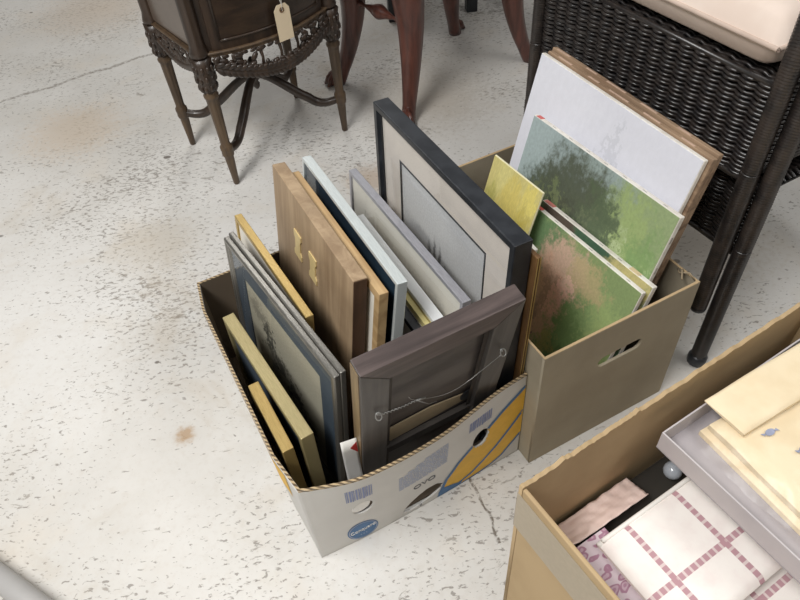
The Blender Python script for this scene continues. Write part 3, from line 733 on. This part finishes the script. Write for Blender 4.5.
# local: x along the far wall to the right, y negative towards the viewer
CWd,CDp=.56,.42
cc=thing('linen_carton','open tan cardboard carton with packing tape on its corner, holding folded linens','box',TB_C)
ed=[(CWd*(1-i/150),CH+.0035*noise.noise((i*.21,9.1,0))+(.008*abs(noise.noise((i*.77,2.2,0)))+.005*noise.noise((i*2.3,5.2,0)))*(1 if i>95 else .3)) for i in range(151)]
plate('back_panel',[(0,.001),(CWd,.001)]+ed,[],.006,M_card_c,cc,Matrix.Translation((0,-.006,0)))
MB().box((0,-CDp,.001),(.006,-.006,CH)).build('side_panel',M_card_c,cc,.002)
MB().box((CWd-.006,-CDp,.001),(CWd,-.006,CH)).build('side_panel',M_card_c,cc,.002)
MB().box((.006,-CDp,.001),(CWd-.006,-CDp+.006,CH)).build('front_panel',M_card_c,cc,.002)
MB().box((.006,-CDp+.006,.001),(CWd-.006,-.006,.006)).build('bottom_panel',M_card_c,cc)
MB().box((.0065,-.012,.007),(CWd-.0065,-.0065,.168)).build('inner_flap',M_card_in,cc)
mb=MB(); mb.box((-.0008,-.40,CH-.105),(-.0002,.0008,CH-.016)); mb.box((-.0008,.0002,CH-.10),(.03,.0008,CH-.03)); mb.build('packing_tape',M_tape,cc)
# stack of folded towels (thickness built up from the carton bottom)
def slab(x0,x1,y0,y1,z0,z1,amp,seed,fold=0):
    # soft pad with rounded rim
    mb=MB(); nu,nv=26,26
    def top(a,b):
        x=x0+(x1-x0)*a; y=y0+(y1-y0)*b; e=min(a,1-a)*(x1-x0); f=min(b,1-b)*(y1-y0); d=min(e,f,.012)/.012
        z=z1-(1-math.sqrt(max(0,1-(1-d)**2)))*min(.012,(z1-z0)*.5)+amp*noise.noise((x*14,y*14,seed))
        return (x,y,max(z,z0+.001))
    def bot(a,b):
        x,y,z=top(a,b); return (x,y,z0)
    mb.grid(nu,nv,top); mb.grid(nu,nv,bot)
    rim=[(i/nu,0) for i in range(nu+1)]+[(1,j/nv) for j in range(1,nv+1)]+[(i/nu,1) for i in range(nu-1,-1,-1)]+[(0,j/nv) for j in range(nv-1,0,-1)]
    m=len(rim); vs=[top(*q) for q in rim]+[bot(*q) for q in rim]
    mb.add(vs,[(i,(i+1)%m,m+(i+1)%m,m+i) for i in range(m)],True)
    return mb
base_h=.20
pad=thing('towel_stack','white linen bundle lying under the checked towels in the tan carton','linen',TB_C)
slab(.012,.34,-.40,-.075,.007,.225,.003,8).build('folded_cloth',mat('white_linen',(226,220,214),.9,.03,12),pad)
# lower checked towel
tw2=thing('checked_towel','lower folded towel with red dashed checks, peeking out below the top towel','towel',TB_C)
slab(.075,.335,-.36,-.085,.2265,.240,.001,3).build('folded_cloth',check_towel('check_low',(.118,.2075,.30),(-.237,-.31),.0085),tw2)
tw=thing('checked_towel','top folded white towel with red dashed checks, beside the grey tray','towel',TB_C)
slab(.082,.33,-.226,-.076,.2545,.268,.0012,5).build('folded_cloth',check_towel('check_top',(.128,.217,.306),(-.166,-.096+.0),.0085) if False else check_towel('check_top',(.128,.217,.306),(-.166,),.0085),tw)
mb=MB(); mb.tube([(.082+.24*s,-.0775+.001*math.sin(9*s),.2585) for s in [k/20 for k in range(21)]],.0045,8); mb.tube([(.088+.22*s,-.0770,.2655) for s in [k/20 for k in range(21)]],.0035,8); mb.build('hem',mat('hem_white',(240,236,230),.9,.03,20),tw)
MB().box((.10,-.0788,.2635),(.205,-.0775,.2655)).build('lace_edge',mat('mauve_lace',(190,164,178),.9,.1,60),tw) if False else None
fb=thing('floral_cloth','cloth with a mauve leaf print along the left wall of the tan carton','cloth',TB_C)
slab(.0085,.112,-.40,-.060,.2415,.253,.0012,11).build('folded_cloth',floral('mauve_leaves'),fb)
pk=thing('pink_paper_bag','crumpled pink paper bag between the towels and the far carton wall','bag',TB_C)
mb=MB()
mb.grid(40,12,lambda a,b:(.016+.19*a,-.0545+.040*b,.2175+.020*(1-b)**1.5*(1-.3*a)+.010*math.exp(-((a-.22)/.06)**2)*(1-b)+.004*noise.noise((a*14,b*5,2))))
mb.build('paper',M_pink,pk,solid=.001)
MB().tube([(.03+.02*s,-.052+.02*math.sin(5*s),.262+.004*math.sin(9*s)) for s in [k/10 for k in range(11)]],.003,6).build('crease',M_pink,pk) if False else None
st=thing('pad_under_bag','dark folded cloth lying low by the far wall of the tan carton','cloth',TB_C)
slab(.014,.545,-.070,-.014,.007,.205,.003,17).build('folded_cloth',mat('dark_cloth',(52,48,42),.9,.1,14),st)
kb=thing('glass_knob','small clear glass stopper lying beyond the towel hem, near the grey tray corner','stopper',TB_C@Matrix.Translation((.268,-.045,.208)))
MB().ball((0,0,.014),.014,None,14,10).build('ball',mat('cloudy_glass',(170,176,184),.15,.05,20,spec=.8),kb)
MB().lathe([(0,.006),(.004,.005),(.006,.004)],(0,0,-.001),10).build('stem',M_metal,kb)
# grey tray and cream linen in clear wrap
tz0,tz1=.3255,.362
sup=thing('linen_bundle','stack of white linen holding up the grey tray on the right of the tan carton','linen',TB_C)
slab(.345,.545,-.40,-.078,.007,.3235,.002,21).build('folded_cloth',mat('white_linen2',(220,214,206),.9,.03,12),sup)
tr=thing('card_tray','shallow pale grey card tray resting on linens in the tan carton','tray',TB_C)
tx0,tx1,ty0,ty1=.214,.549,-.39,-.034
MB().box((tx0,ty0,tz0),(tx1,ty1,tz0+.002)).build('tray_bottom',M_traypaper,tr)
for nm,lo,hi in (('tray_side',(tx0,ty0,tz0+.002),(tx0+.0025,ty1,tz1)),('tray_side',(tx1-.0025,ty0,tz0+.002),(tx1,ty1,tz1)),('tray_side',(tx0+.0025,ty1-.0025,tz0+.002),(tx1-.0025,ty1,tz1)),('tray_side',(tx0+.0025,ty0,tz0+.002),(tx1-.0025,ty0+.0025,tz1))):
    MB().box(lo,hi).build(nm,M_tray,tr,.0008)
def linen(name,label,x0,x1,y0,y1,z0,z1,rot,seed,emb):
    M=TB_C@Matrix.Translation(((x0+x1)/2,(y0+y1)/2,0))@Matrix.Rotation(R(rot),4,'Z')
    r=thing(name,label,'linen',M,'folded cream linens in the grey tray')
    w,d=(x1-x0)/2,(y1-y0)/2; n=2 if emb else 1; th=(z1-z0)/n
    for k in range(n):
        q=k*.004
        slab(-w+q+.001*(k%2),w-q,-d+q*.6,d-q*1.3,z0+th*k+.0002,z0+th*(k+1)-.0003,.0045 if k==n-1 else 0.0003,seed+k).build('folded_layer',M_cloth,r)
    for ex_,ey_ in emb:
        mb=MB(); zz=z1+.0042
        mb.add([(ex_+a,ey_+b,zz) for a,b in ell(0,0,.0075,.0045,14)],[tuple(range(14))])
        for s in (-1,1): mb.add([(ex_+s*.006,ey_-s*.001,zz),(ex_+s*.0125,ey_-s*.004,zz),(ex_+s*.0105,ey_+s*.001,zz)],[(0,1,2)])
        mb.build('embroidered_motif',M_embl,r,solid=.0006)
    return r
linen('folded_linen','folded cream linen with two small blue embroidered motifs, lower edge over the grey tray',.262,.535,-.375,-.062,tz0+.0025,.364,-4,31,[(-.083,.100),(-.066,.062)])
linen('folded_linen','upper folded cream linen lying over the back half of the grey tray',.290,.540,-.105,-.040,.3685,.378,-3,47,[])
fm=thing('plastic_wrap','clear plastic wrap crumpled over the cream linens in the grey tray','plastic wrap',TB_C)
def wrap(a,b):
    x=.226+.31*a; y=-.37+.325*b
    edge=min(a,b,1-a,1-b)
    z=.394+.006*noise.noise((x*22,y*22,1))+.004*noise.noise((x*55,y*50,5))-.009*max(0,1-edge/.12)
    if a<.12: z-=.014*(1-a/.12)
    return (x,y,z)
MB().grid(44,44,wrap).build('film',M_film,fm)

# ------------------------------------------------------------------ carved chest on legs
KX,KY,KYAW=-.434,1.589,35.5
TK=plan(KX,KY,KYAW)
ch=thing('carved_chest','dark carved walnut cabinet on slender fluted legs with a hanging price tag','cabinet',TK)
W,D=.383,.272; z0=.384; z1=.80
def bow(u): return -.048*(1-((u-W/2)/(W/2))**2)
fr=[(W*k/16,bow(W*k/16)) for k in range(17)]
body=[(x,y+.004) for x,y in fr]+[(W,D),(0,D)]
MB().prism(body,z0+.004,z1).build('case',M_chest,ch)
# front door with a raised frame
def bowed(u0,u1,za,zb,off,th,n=14):
    mb=MB(); a=[(u0+(u1-u0)*k/n) for k in range(n+1)]
    pl=[(u,bow(u)-off) for u in a]+[(u,bow(u)-off+th) for u in reversed(a)]
    return mb.prism(pl,za,zb)
dr=bowed(.03,W-.03,z0+.006,z1-.03,.002,.004).build('door',M_chest,ch)
bowed(.052,W-.052,z0+.034,z1-.06,.0042,.003).build('door_panel',M_chestpanel,dr)
mb=MB()
for zz in (z0+.030,z1-.058): mb.tube([(u,bow(u)-.0045,zz) for u in [.05+(W-.1)*k/14 for k in range(15)]],.003,6)
for u in (.05,W-.05): mb.tube([(u,bow(u)-.0045,z0+.03),(u,bow(u)-.0045,z1-.058)],.003,6)
mb.build('beading',M_chest,dr)
kn=MB().lathe([(0,.004),(.01,.004),(.014,.009),(.02,.01),(.024,.005)],(.212,bow(.212)-.004,.545),12,axis=Matrix.Rotation(R(90),3,'X')).build('knob',M_brass,dr)
bt=bowed(-.002,W+.002,z0-.006,z0+.006,.008,.03).build('bottom_rail',M_leg,ch)
mb=MB(); mb.tube([(u,bow(u)-.009,z0+.004) for u in [W*k/18 for k in range(19)]],.0035,6); mb.tube([(-.008,D*k/6,z0+.002) for k in range(7)],.004,6); mb.tube([(W+.008,D*k/6,z0+.002) for k in range(7)],.004,6); mb.build('rail_moulding',M_leg,ch)
MB().box((-.006,0,z0-.006),(.02,D,z0+.006)).build('bottom_rail',M_leg,ch); MB().box((W-.02,0,z0-.006),(W+.006,D,z0+.006)).build('bottom_rail',M_leg,ch)
for x in (-.0015,W-.0015):
    MB().box((x,.03,z0+.012),(x+.003,D-.02,z1-.03)).build('side_panel',M_sidepanel,ch)
for (x,y) in ((0,0),(W,0),(W,D),(0,D)):
    MB().lathe([(z0-.002,.021),(z0+.006,.024),(z0+.014,.022),(z0+.03,.019),(z1-.03,.019),(z1-.01,.023),(z1,.021)],(x,y,0),24,lambda z,th:1-.10*(.5+.5*math.cos(8*th)) if z0+.02<z<z1-.02 else 1).build('corner_post',M_chest,ch)
    pl=[(0,.0085),(.004,.0105),(.03,.0115),(.085,.0150),(.094,.0152),(.097,.0185),(.104,.0200),(.112,.0190),(.116,.0205),(.126,.0205),(.130,.0165),(.136,.0150)]
    pl+=[(.14+.13*k/8,.0150+.0045*k/8) for k in range(9)]+[(.274,.0225),(.281,.0235),(.286,.019),(.292,.021)]; pl=[(z,q*.84) for z,q in pl]
    MB().lathe(pl,(x,y,0),32,lambda z,th:1-.13*(.5+.5*math.cos(8*th)) if .139<z<.272 else 1).build('leg',M_leg,ch)
    mb=MB(); mb.lathe([(.291,.018),(.31,.022),(.335,.025),(.358,.023),(z0-.004,.026)],(x,y,0),18,lambda z,th:1+.10*math.cos(6*th+z*60))
    for k in range(10):
        a=2*PI*k/10
        for zz,rr in ((.305,.021),(.329,.024),(.354,.023)):
            mb.ball((x+rr*math.cos(a+zz*40),y+rr*math.sin(a+zz*40),zz),(.0055,.0055,.010),None,6,5)
    mb.build('carved_capital',M_chest,ch)
def leaf(mb,p,dirv,l,w,th,nrm=Vector((0,-1,0))):
    d=Vector(dirv).normalized(); n=nrm; b=n.cross(d).normalized()
    M=Matrix((d,b,n)).transposed()
    mb.ball(p,(l,w,th),M,8,6)
# hanging carved swag below the front rail
mb=MB(); N=26
def swag(s): 
    u=.026+(W-.052)*s; return Vector((u,bow(u)-.006,.352-.040*math.sin(PI*s)**.9))
mb.tube([swag(k/N) for k in range(N+1)],[.010+.005*math.sin(PI*k/N) for k in range(N+1)],8)
for k in range(N):
    s=(k+.5)/N; p=swag(s); tdir=(swag(min(1,s+.02))-swag(max(0,s-.02)))
    for sg in (-1,1):
        d=tdir.normalized()*(1 if s<.5 else -1)+Vector((0,-.2,sg*.75)); leaf(mb,p+Vector((0,-.008,sg*.008)),d,.0165,.0075,.006)
for s in (.34,.5,.66,.18,.82):
    p=swag(s); q=Vector((p.x,bow(p.x)-.004,z0-.006)); mb.tube([p,(p+q)/2+Vector((.004,0,0)),q],[.006,.004,.006],6)
    leaf(mb,q+Vector((0,-.003,-.006)),(1,0,.2),.013,.006,.004); leaf(mb,q+Vector((0,-.003,-.007)),(-1,0,.2),.013,.006,.004)
for k in range(15):
    u=.03+(W-.06)*k/14; leaf(mb,(u,bow(u)-.006,z0-.010),(1,0,.3*(-1)**k),.011,.0055,.004)
for s0,s1 in ((.0,.30),(.70,1.0)):
    for k in range(26):
        s=s0+(s1-s0)*random.random(); p=swag(s); q=random.random(); zz=p.z+(z0-.010-p.z)*q
        leaf(mb,(p.x,bow(p.x)-.006-.004*random.random(),zz),(random.uniform(-1,1),0,random.uniform(-.8,.8)),.0135,.0075,.006)
for k in range(14):
    s=.36+.28*k/13; p=swag(s); leaf(mb,(p.x,bow(p.x)-.008,p.z+.010+.006*math.sin(k*2.1)),(math.cos(k*1.7),0,math.sin(k*1.7)),.012,.007,.006)
mb.build('carved_swag',M_chest,ch)
for x,sx in ((-.004,-1),(W+.004,1)):
    mb=MB()
    def sw2(s): return Vector((x,.024+(D-.048)*s,.348-.024*math.sin(PI*s)))
    mb.tube([sw2(k/16) for k in range(17)],.012,8)
    for k in range(16):
        p=sw2((k+.5)/16)
        for sg in (-1,1): leaf(mb,p+Vector((sx*.005,0,sg*.006)),(0,1,sg*.8),.0115,.0055,.004,Vector((sx,0,0)))
    for k in range(46):
        s=random.random(); p=sw2(s); leaf(mb,(x+sx*.003,p.y,p.z+(z0-.012-p.z)*random.random()),(0,random.uniform(-1,1),random.uniform(-.8,.8)),.014,.008,.006,Vector((sx,0,0)))
    for k in range(12): leaf(mb,(x,.03+(D-.06)*k/11,z0-.014),(0,1,.4*(-1)**k),.013,.009,.006,Vector((sx,0,0)))
    mb.build('carved_swag',M_chest,ch)
mb=MB(); cx,cy=W/2,D/2
for (x,y) in ((0,0),(W,0),(W,D),(0,D)):
    pts=[]
    for k in range(21):
        s=k/20; e=max(0,(s-.25)/.75); e=e*e*(3-2*e)
        pts.append((x+(cx-x)*s,y+(cy-y)*s,.112-.012*math.sin(PI*min(1,s/.4))*(s<.4)+.098*e))
    mb.tube(pts,[.0105+.003*math.sin(PI*k/20) for k in range(21)],10)
mb.build('stretcher',M_chest,ch)
MB().lathe([(.165,.004),(.172,.009),(.182,.010),(.19,.006),(.196,.013),(.225,.016),(.235,.010),(.25,.012),(.262,.004)],(cx,cy,0),14).build('finial',M_chest,ch)
MB().prism([(x*1.0,y) for x,y in [(-.03,-.02)]+[(u,bow(u)-.03) for u,_ in fr]+[(W+.03,-.02),(W+.03,D+.02),(-.03,D+.02)]],z1,z1+.024).build('top_board',M_chest,ch,.004)
# price tag
tg=thing('price_tag','blank manila price tag hanging by a string on the carved cabinet','tag',TK@Matrix.Translation((-.012,0,.012)))
mt=plate('tag_card',[(.1985,.3635),(.2415,.3635),(.2415,.441),(.232,.453),(.208,.453),(.1985,.441)],[ell(.220,.439,.0035,.0035,14)],.0008,M_manila,tg,Matrix.Translation((0,bow(.22)-.0235,0)))
y=bow(.22)-.0235
mb=MB(); mb.add([(.220+r_*math.cos(2*PI*k/16),y-.0006,.439+r_*math.sin(2*PI*k/16)) for r_ in (.0036,.0068) for k in range(16)],[(k,(k+1)%16,16+(k+1)%16,16+k) for k in range(16)]); mb.build('eyelet',mat('brown_eyelet',(120,92,64),.6,.1,30),tg,solid=.0006)
kz=.545-.012; kx=.212+.012; ky=bow(.212)-.013
mb=MB(); mb.tube([(.220,y-.002,.438),(.2205,y-.003,.452),(kx-.010,(y+ky)/2,.50),(kx-.0075,ky,kz),(kx-.005,ky,kz+.006),(kx,ky,kz+.0085),(kx+.005,ky,kz+.006),(kx+.0075,ky,kz),(kx+.002,(y+ky)/2-.001,.50),(.2225,y-.001,.453),(.220,y+.0025,.439)],.0008,6); mb.build('string',M_string,tg)

# ------------------------------------------------------------------ mahogany table behind
P1,P2,P3,P4=[Vector(p) for p in ((.073,1.815,0),(-.143,2.095,0),(.289,2.387,0),(.516,2.14,0))]
tbm=thing('mahogany_table','red-brown mahogany side table on curved cabriole legs, beyond the carton of frames','table')
ctr=(P1+P2+P3+P4)/4
for p in (P1,P2,P3,P4):
    o=(p-ctr).normalized(); path=[];rad=[]
    for k in range(25):
        s=k/24; z=.62*s
        off=.034*math.sin(PI*min(1,s*1.15))*1.0 - .012*math.cos(PI*s)*0
        knee=.03*math.exp(-((s-.75)/.18)**2)-.022*math.exp(-((s-.22)/.16)**2)
        q=1-(1-min(1,s/.5))**2
        path.append(p+o*(-.082*q+.10*max(0,s-.45))+Vector((0,0,z))); rad.append(.017+.031*min(1,s/.6)+.006*math.exp(-(s/.05)**2))
    m2=MB(); m2.tube(path,rad,12)
    lg=m2.build('leg',M_mahog,tbm)
    f=MB(); f.ball(p+o*.018+Vector((0,0,.016)),(.024,.024,.016),None,12,8)
    for k in (-1,0,1):
        a=math.atan2(o.y,o.x)+k*.7; f.tube([p+o*.0+Vector((0,0,.05)),p+Vector((math.cos(a)*.028,math.sin(a)*.028,.03)),p+Vector((math.cos(a)*.040,math.sin(a)*.040,.006))],[.009,.008,.006],7)
    f.build('foot',M_mahog,lg)
def spindle(a,b,z):
    a=Vector((a.x,a.y,z)); b=Vector((b.x,b.y,z)); pts=[];rd=[]
    for k in range(41):
        s=k/40; pts.append(a.lerp(b,s)); q=abs(s-.5)*2
        rd.append(.0085+.014*math.exp(-((q)/.22)**2)-.004*math.exp(-((q-.5)/.1)**2)+.003*math.exp(-((q-.62)/.04)**2))
    m2=MB(); m2.tube(pts,rd,10); m2.build('turned_stretcher',M_mahog,tbm)
spindle(P1+(ctr-P1).normalized()*.075,P2+(ctr-P2).normalized()*.075,.276); spindle(P3+(ctr-P3).normalized()*.075,P4+(ctr-P4).normalized()*.075,.276)
ang=math.degrees(math.atan2((P4-P1).y,(P4-P1).x)); TT=plan(ctr.x,ctr.y,ang)
m2=MB(); m2.box((-.22,-.15,.54),(.22,.15,.62),TT); m2.build('apron',M_mahog,tbm,.004)
m2=MB(); m2.box((-.29,-.25,.62),(.46,.36,.645),TT); m2.build('table_top',M_mahog,tbm,.006)  # unseen top, its overhang enlarged to shade the floor around the legs
# dark legs further back
def stool(name,label,x,y,deg,w,d,h,lw,m,taper=1):
    r=thing(name,label,'stool',plan(x,y,deg))
    for a,b in ((0,0),(w,0),(w,d),(0,d)):
        q=MB(); s=lw/2*taper; e=lw/2
        q.add([(a-s,b-s,0),(a+s,b-s,0),(a+s,b+s,0),(a-s,b+s,0),(a-e,b-e,h),(a+e,b-e,h),(a+e,b+e,h),(a-e,b+e,h)],[(0,3,2,1),(4,5,6,7),(0,1,5,4),(1,2,6,5),(2,3,7,6),(3,0,4,7)]); q.build('leg',m,r,.003)
    q=MB(); q.box((-lw,-lw,h),(w+lw,d+lw,h+.03)); q.build('seat',m,r,.004)
    return r
stool('black_stool','black stool whose thick square leg shows between the mahogany legs',.372,2.565,95,.34,.3,.46,.042,M_black)
stool('dark_stool','dark stool whose thin leg shows left of the wicker chairs',.520,2.555,10,.3,.3,.46,.018,M_black,.8)

# ------------------------------------------------------------------ stacked wicker armchairs
def weave(mb,o,ax,ay,nr,w,h,pitch=.031,row=.0074,r=.0029,amp=.0042):
    o,ax,ay,nr=map(Vector,(o,ax,ay,nr)); ns=max(2,round(w/pitch)); nrow=int(h/row); p=w/ns; S=4
    for j in range(nrow):
        z=(j+.5)*h/nrow; rad=r*(.85+.3*random.random()); pts=[]
        jit=random.uniform(-.0006,.0006)
        for k in range(ns*S+1):
            x=k*p/S
            pts.append(o+ax*x+ay*(z+jit)+nr*(amp*(abs(math.sin(PI*x/p+.25*(j%2)))*1.6-.8)))
        mb.tube(pts,rad,4,False,1.25,ay)
    for k in range(ns):
        x=(k+.5)*p; mb.tube([o+ax*x,o+ax*x+ay*h],.0028,5,False)
def wrapped(mb,a,b,r,pitch=.0048):
    a,b=Vector(a),Vector(b); L=(b-a).length; n=max(2,int(L/pitch)); pts=[];rd=[]
    for k in range(n):
        for f,q in ((.05,.93),(.5,1.06),(.95,.93)): pts.append(a.lerp(b,(k+f)/n)); rd.append(r*q)
    mb.tube(pts,rd,10)
def wicker_chair(label,x,y,z,deg,w,d,rr,foot_dark,seat_top,seat_back,panel_front=0.0,inset=.0,arm_h=.66,back_y=None,back_set=0):
    # local: x runs back (depth), y runs along the front panel; the panel faces -x
    r=thing('wicker_armchair',label,'armchair',plan(x,y,deg,z),'stacked wicker armchairs')
    ab=.30; at=.46 if seat_top is None else seat_top
    posts=[(0,0),(0,w),(d,w-inset),(d,inset)]
    for i,(a,b) in enumerate(posts):
        h=arm_h if i<2 else ab+.01
        lz=0
        if i>=2 and seat_back: a2=a
        m2=MB()
        wrapped(m2,(a,b,.015 if foot_dark else .004),(a-(.012 if seat_back and i>=2 else 0),b,(at+.02) if (seat_back and i>=2) else ab+.02),rr)
        lg=m2.build('leg',M_wickl if not foot_dark else M_wick,r)
        if foot_dark:
            MB().lathe([(0,rr*.9),(.004,rr*1.25),(.02,rr*1.3),(.028,rr*1.0)],(a,b,0),14).build('foot',M_black,lg)
        else:
            MB().lathe([(0,rr*.95),(.006,rr*1.02),(.012,rr*.98)],(a,b,0),14).build('foot',M_black,lg)
        if i<2:
            m2=MB(); aa=a+(back_set if i==1 else 0); wrapped(m2,(aa,b,ab+.02),(aa,b,h),rr*.97); m2.build('arm_post',M_wickl,r)
    m2=MB(); weave(m2,(0,rr*.8,ab),(0,1,0),(0,0,1),(-1,0,0),w-1.6*rr,at-ab); m2.tube([(0,rr,ab),(0,w-rr,ab)],.006,8); m2.tube([(.002,rr,at),(.002,w-rr,at)],.005,8); m2.build('front_weave',M_wick,r)
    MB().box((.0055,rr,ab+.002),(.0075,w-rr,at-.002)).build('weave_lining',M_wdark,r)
    for yy,sg in (() if foot_dark else ((inset,-1),(w-inset,1))):
        m2=MB(); weave(m2,(rr*.8,yy,ab),(1,0,0),(0,0,1),(0,sg,0),d-1.6*rr,at-ab); m2.tube([(rr,yy,ab),(d-rr,yy,ab)],.006,8); m2.build('side_weave',M_wick,r)
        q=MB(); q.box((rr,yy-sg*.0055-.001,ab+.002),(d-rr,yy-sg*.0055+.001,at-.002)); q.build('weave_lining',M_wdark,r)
    m2=MB(); sd=d-.02 if not seat_back else seat_back
    weave(m2,(.008,.012,at-.004),(0,1,0),(1,0,0),(0,0,1),w-.024,sd-.01,.03,.012,.004,.003); m2.build('seat_weave',M_wick,r)
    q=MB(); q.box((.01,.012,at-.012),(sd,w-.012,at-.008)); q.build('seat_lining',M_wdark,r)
    by=d if back_y is None else back_y
    for yy in (0,w):
        m2=MB(); wrapped(m2,(back_set if yy else 0,yy,arm_h),(by-.01,yy,arm_h+.03),rr*1.05,.008); m2.build('arm',M_wick,r)
    m2=MB(); 
    lo=at-.02 if not seat_back else at-.08
    weave(m2,(by,.014,lo),(0,1,0),Vector((.12,0,1)).normalized(),(-1,0,0),w-.028,.50,.03,.010,.004,.005)
    m2.tube([(by,.014,lo),(by+.06,.014,lo+.5),(by+.062,w*.5,lo+.54),(by+.06,w-.014,lo+.5),(by,w-.014,lo)],.011,8); m2.build('backrest',M_wick,r)
    return r
UX,UY,UZ=.5675,.835,.160
wicker_chair('upper black wicker armchair of the stack, legs clear of the floor, cushion on its seat',UX,UY,UZ,25.9,.541,.52,.0150,False,.46,None,inset=.009,back_y=.52)
a25=R(25.9); e1=Vector((math.cos(a25),math.sin(a25),0)); e2=Vector((-e1.y,e1.x,0))
lo=Vector((UX,UY,0))+e1*.0265-e2*.0235
wicker_chair('lower black wicker armchair of the stack, standing on the floor on round feet',lo.x,lo.y,0,25.9,.541+.0235+.034,.62,.0150,True,.435,.46,back_y=.60,back_set=.14)
# seat cushion
cu=thing('seat_cushion','plump cream seat cushion lying on the upper wicker armchair','cushion',plan(UX,UY,25.9,UZ+.466))
cw,cd,ct=.488,.475,.09
def cush(a,b,top):
    x=-.002+cd*a; y=.026+cw*b
    e=min(a,1-a)*cd; f=min(b,1-b)*cw
    rr=.045; d1=min(1,e/rr); d2=min(1,f/rr); k=(1-(1-d1)**2.6)**.5*(1-(1-d2)**2.6)**.5
    dome=.014*math.sin(PI*a)*math.sin(PI*b)
    zz=ct*.5+(ct*.5+dome)*k*(1 if top else -1) if top else ct*.5-ct*.5*k+.001
    return (x,y,zz+(.0015*noise.noise((x*20,y*20,0)) if top else 0))
mb=MB(); mb.grid(40,40,lambda a,b:cush(a,b,True)); mb.grid(40,40,lambda a,b:cush(a,b,False)); mb.build('cushion_cover',M_cush,cu)
rim=[]
for k in range(81):
    s=k/80*4; i=int(s)%4; f=s-int(s); 
    q=[(f,0),(1,f),(1-f,1),(0,1-f)][i]; rim.append((-.002+cd*q[0],.026+cw*q[1],ct*.5))
MB().tube(rim,.004,6,False).build('piping',M_seam,cu)

# grey tube in the near left corner
r=thing('metal_tube','grey enamelled metal tube lying on the floor in the near corner, far from the cartons','tube')
d=Vector((.111,-.073,0)).normalized(); p=Vector((-.727,.488,.02))
MB().tube([p-d*.30,p+d*.42],.02,16).build('tube',M_pipe,r)
for q,sg in ((p-d*.30,-1),(p+d*.42,1)): MB().tube([q+d*sg*.0005,q+d*sg*.008],[.0195,.017],16).build('end_cap',M_black,r)

# ------------------------------------------------------------------ lights
def area(name,loc,sx,sy,power,col=(1,.97,.93),tilt=(0,0,0)):
    l=bpy.data.lights.new(name,'AREA'); l.shape='RECTANGLE'; l.size=sx; l.size_y=sy; l.energy=power; l.color=col
    o=bpy.data.objects.new(name,l); COL.objects.link(o); o.location=loc; o.rotation_euler=tilt; return o
area('ceiling_tube_near',(-1.15,-.35,2.9),.6,2.2,112,(1,.99,.972))
area('ceiling_tube_far',(-.6,3.9,2.9),.5,2.4,26,(1,.98,.95))
area('ceiling_tube_side',(2.0,.2,2.9),.5,2.4,34,(1,.985,.96))
wd=bpy.data.worlds.new('room_light'); SC.world=wd; wd.use_nodes=True
bg=wd.node_tree.nodes['Background']; bg.inputs[0].default_value=(1,.99,.975,1); bg.inputs[1].default_value=.23

# ------------------------------------------------------------------ camera
f_px=673.666; pitch=R(46.90411133); roll=R(-5.13483625)
cp,sp=math.cos(pitch),math.sin(pitch)
fw=Vector((0,cp,-sp)); rt=Vector((1,0,0)); upv=Vector((0,sp,cp))
c_,s_=math.cos(roll),math.sin(roll)
r2=rt*c_+upv*s_; u2=upv*c_-rt*s_
cam=bpy.data.cameras.new('camera'); co=bpy.data.objects.new('camera',cam); COL.objects.link(co)
cam.sensor_width=36; cam.lens=36*f_px/800; cam.clip_start=.02
co.matrix_world=basis(Vector((0,0,1.15)),r2,u2,-fw)
SC.camera=co
SC.view_settings.view_transform='Standard'; SC.view_settings.look='None'; SC.view_settings.exposure=0; SC.view_settings.gamma=1
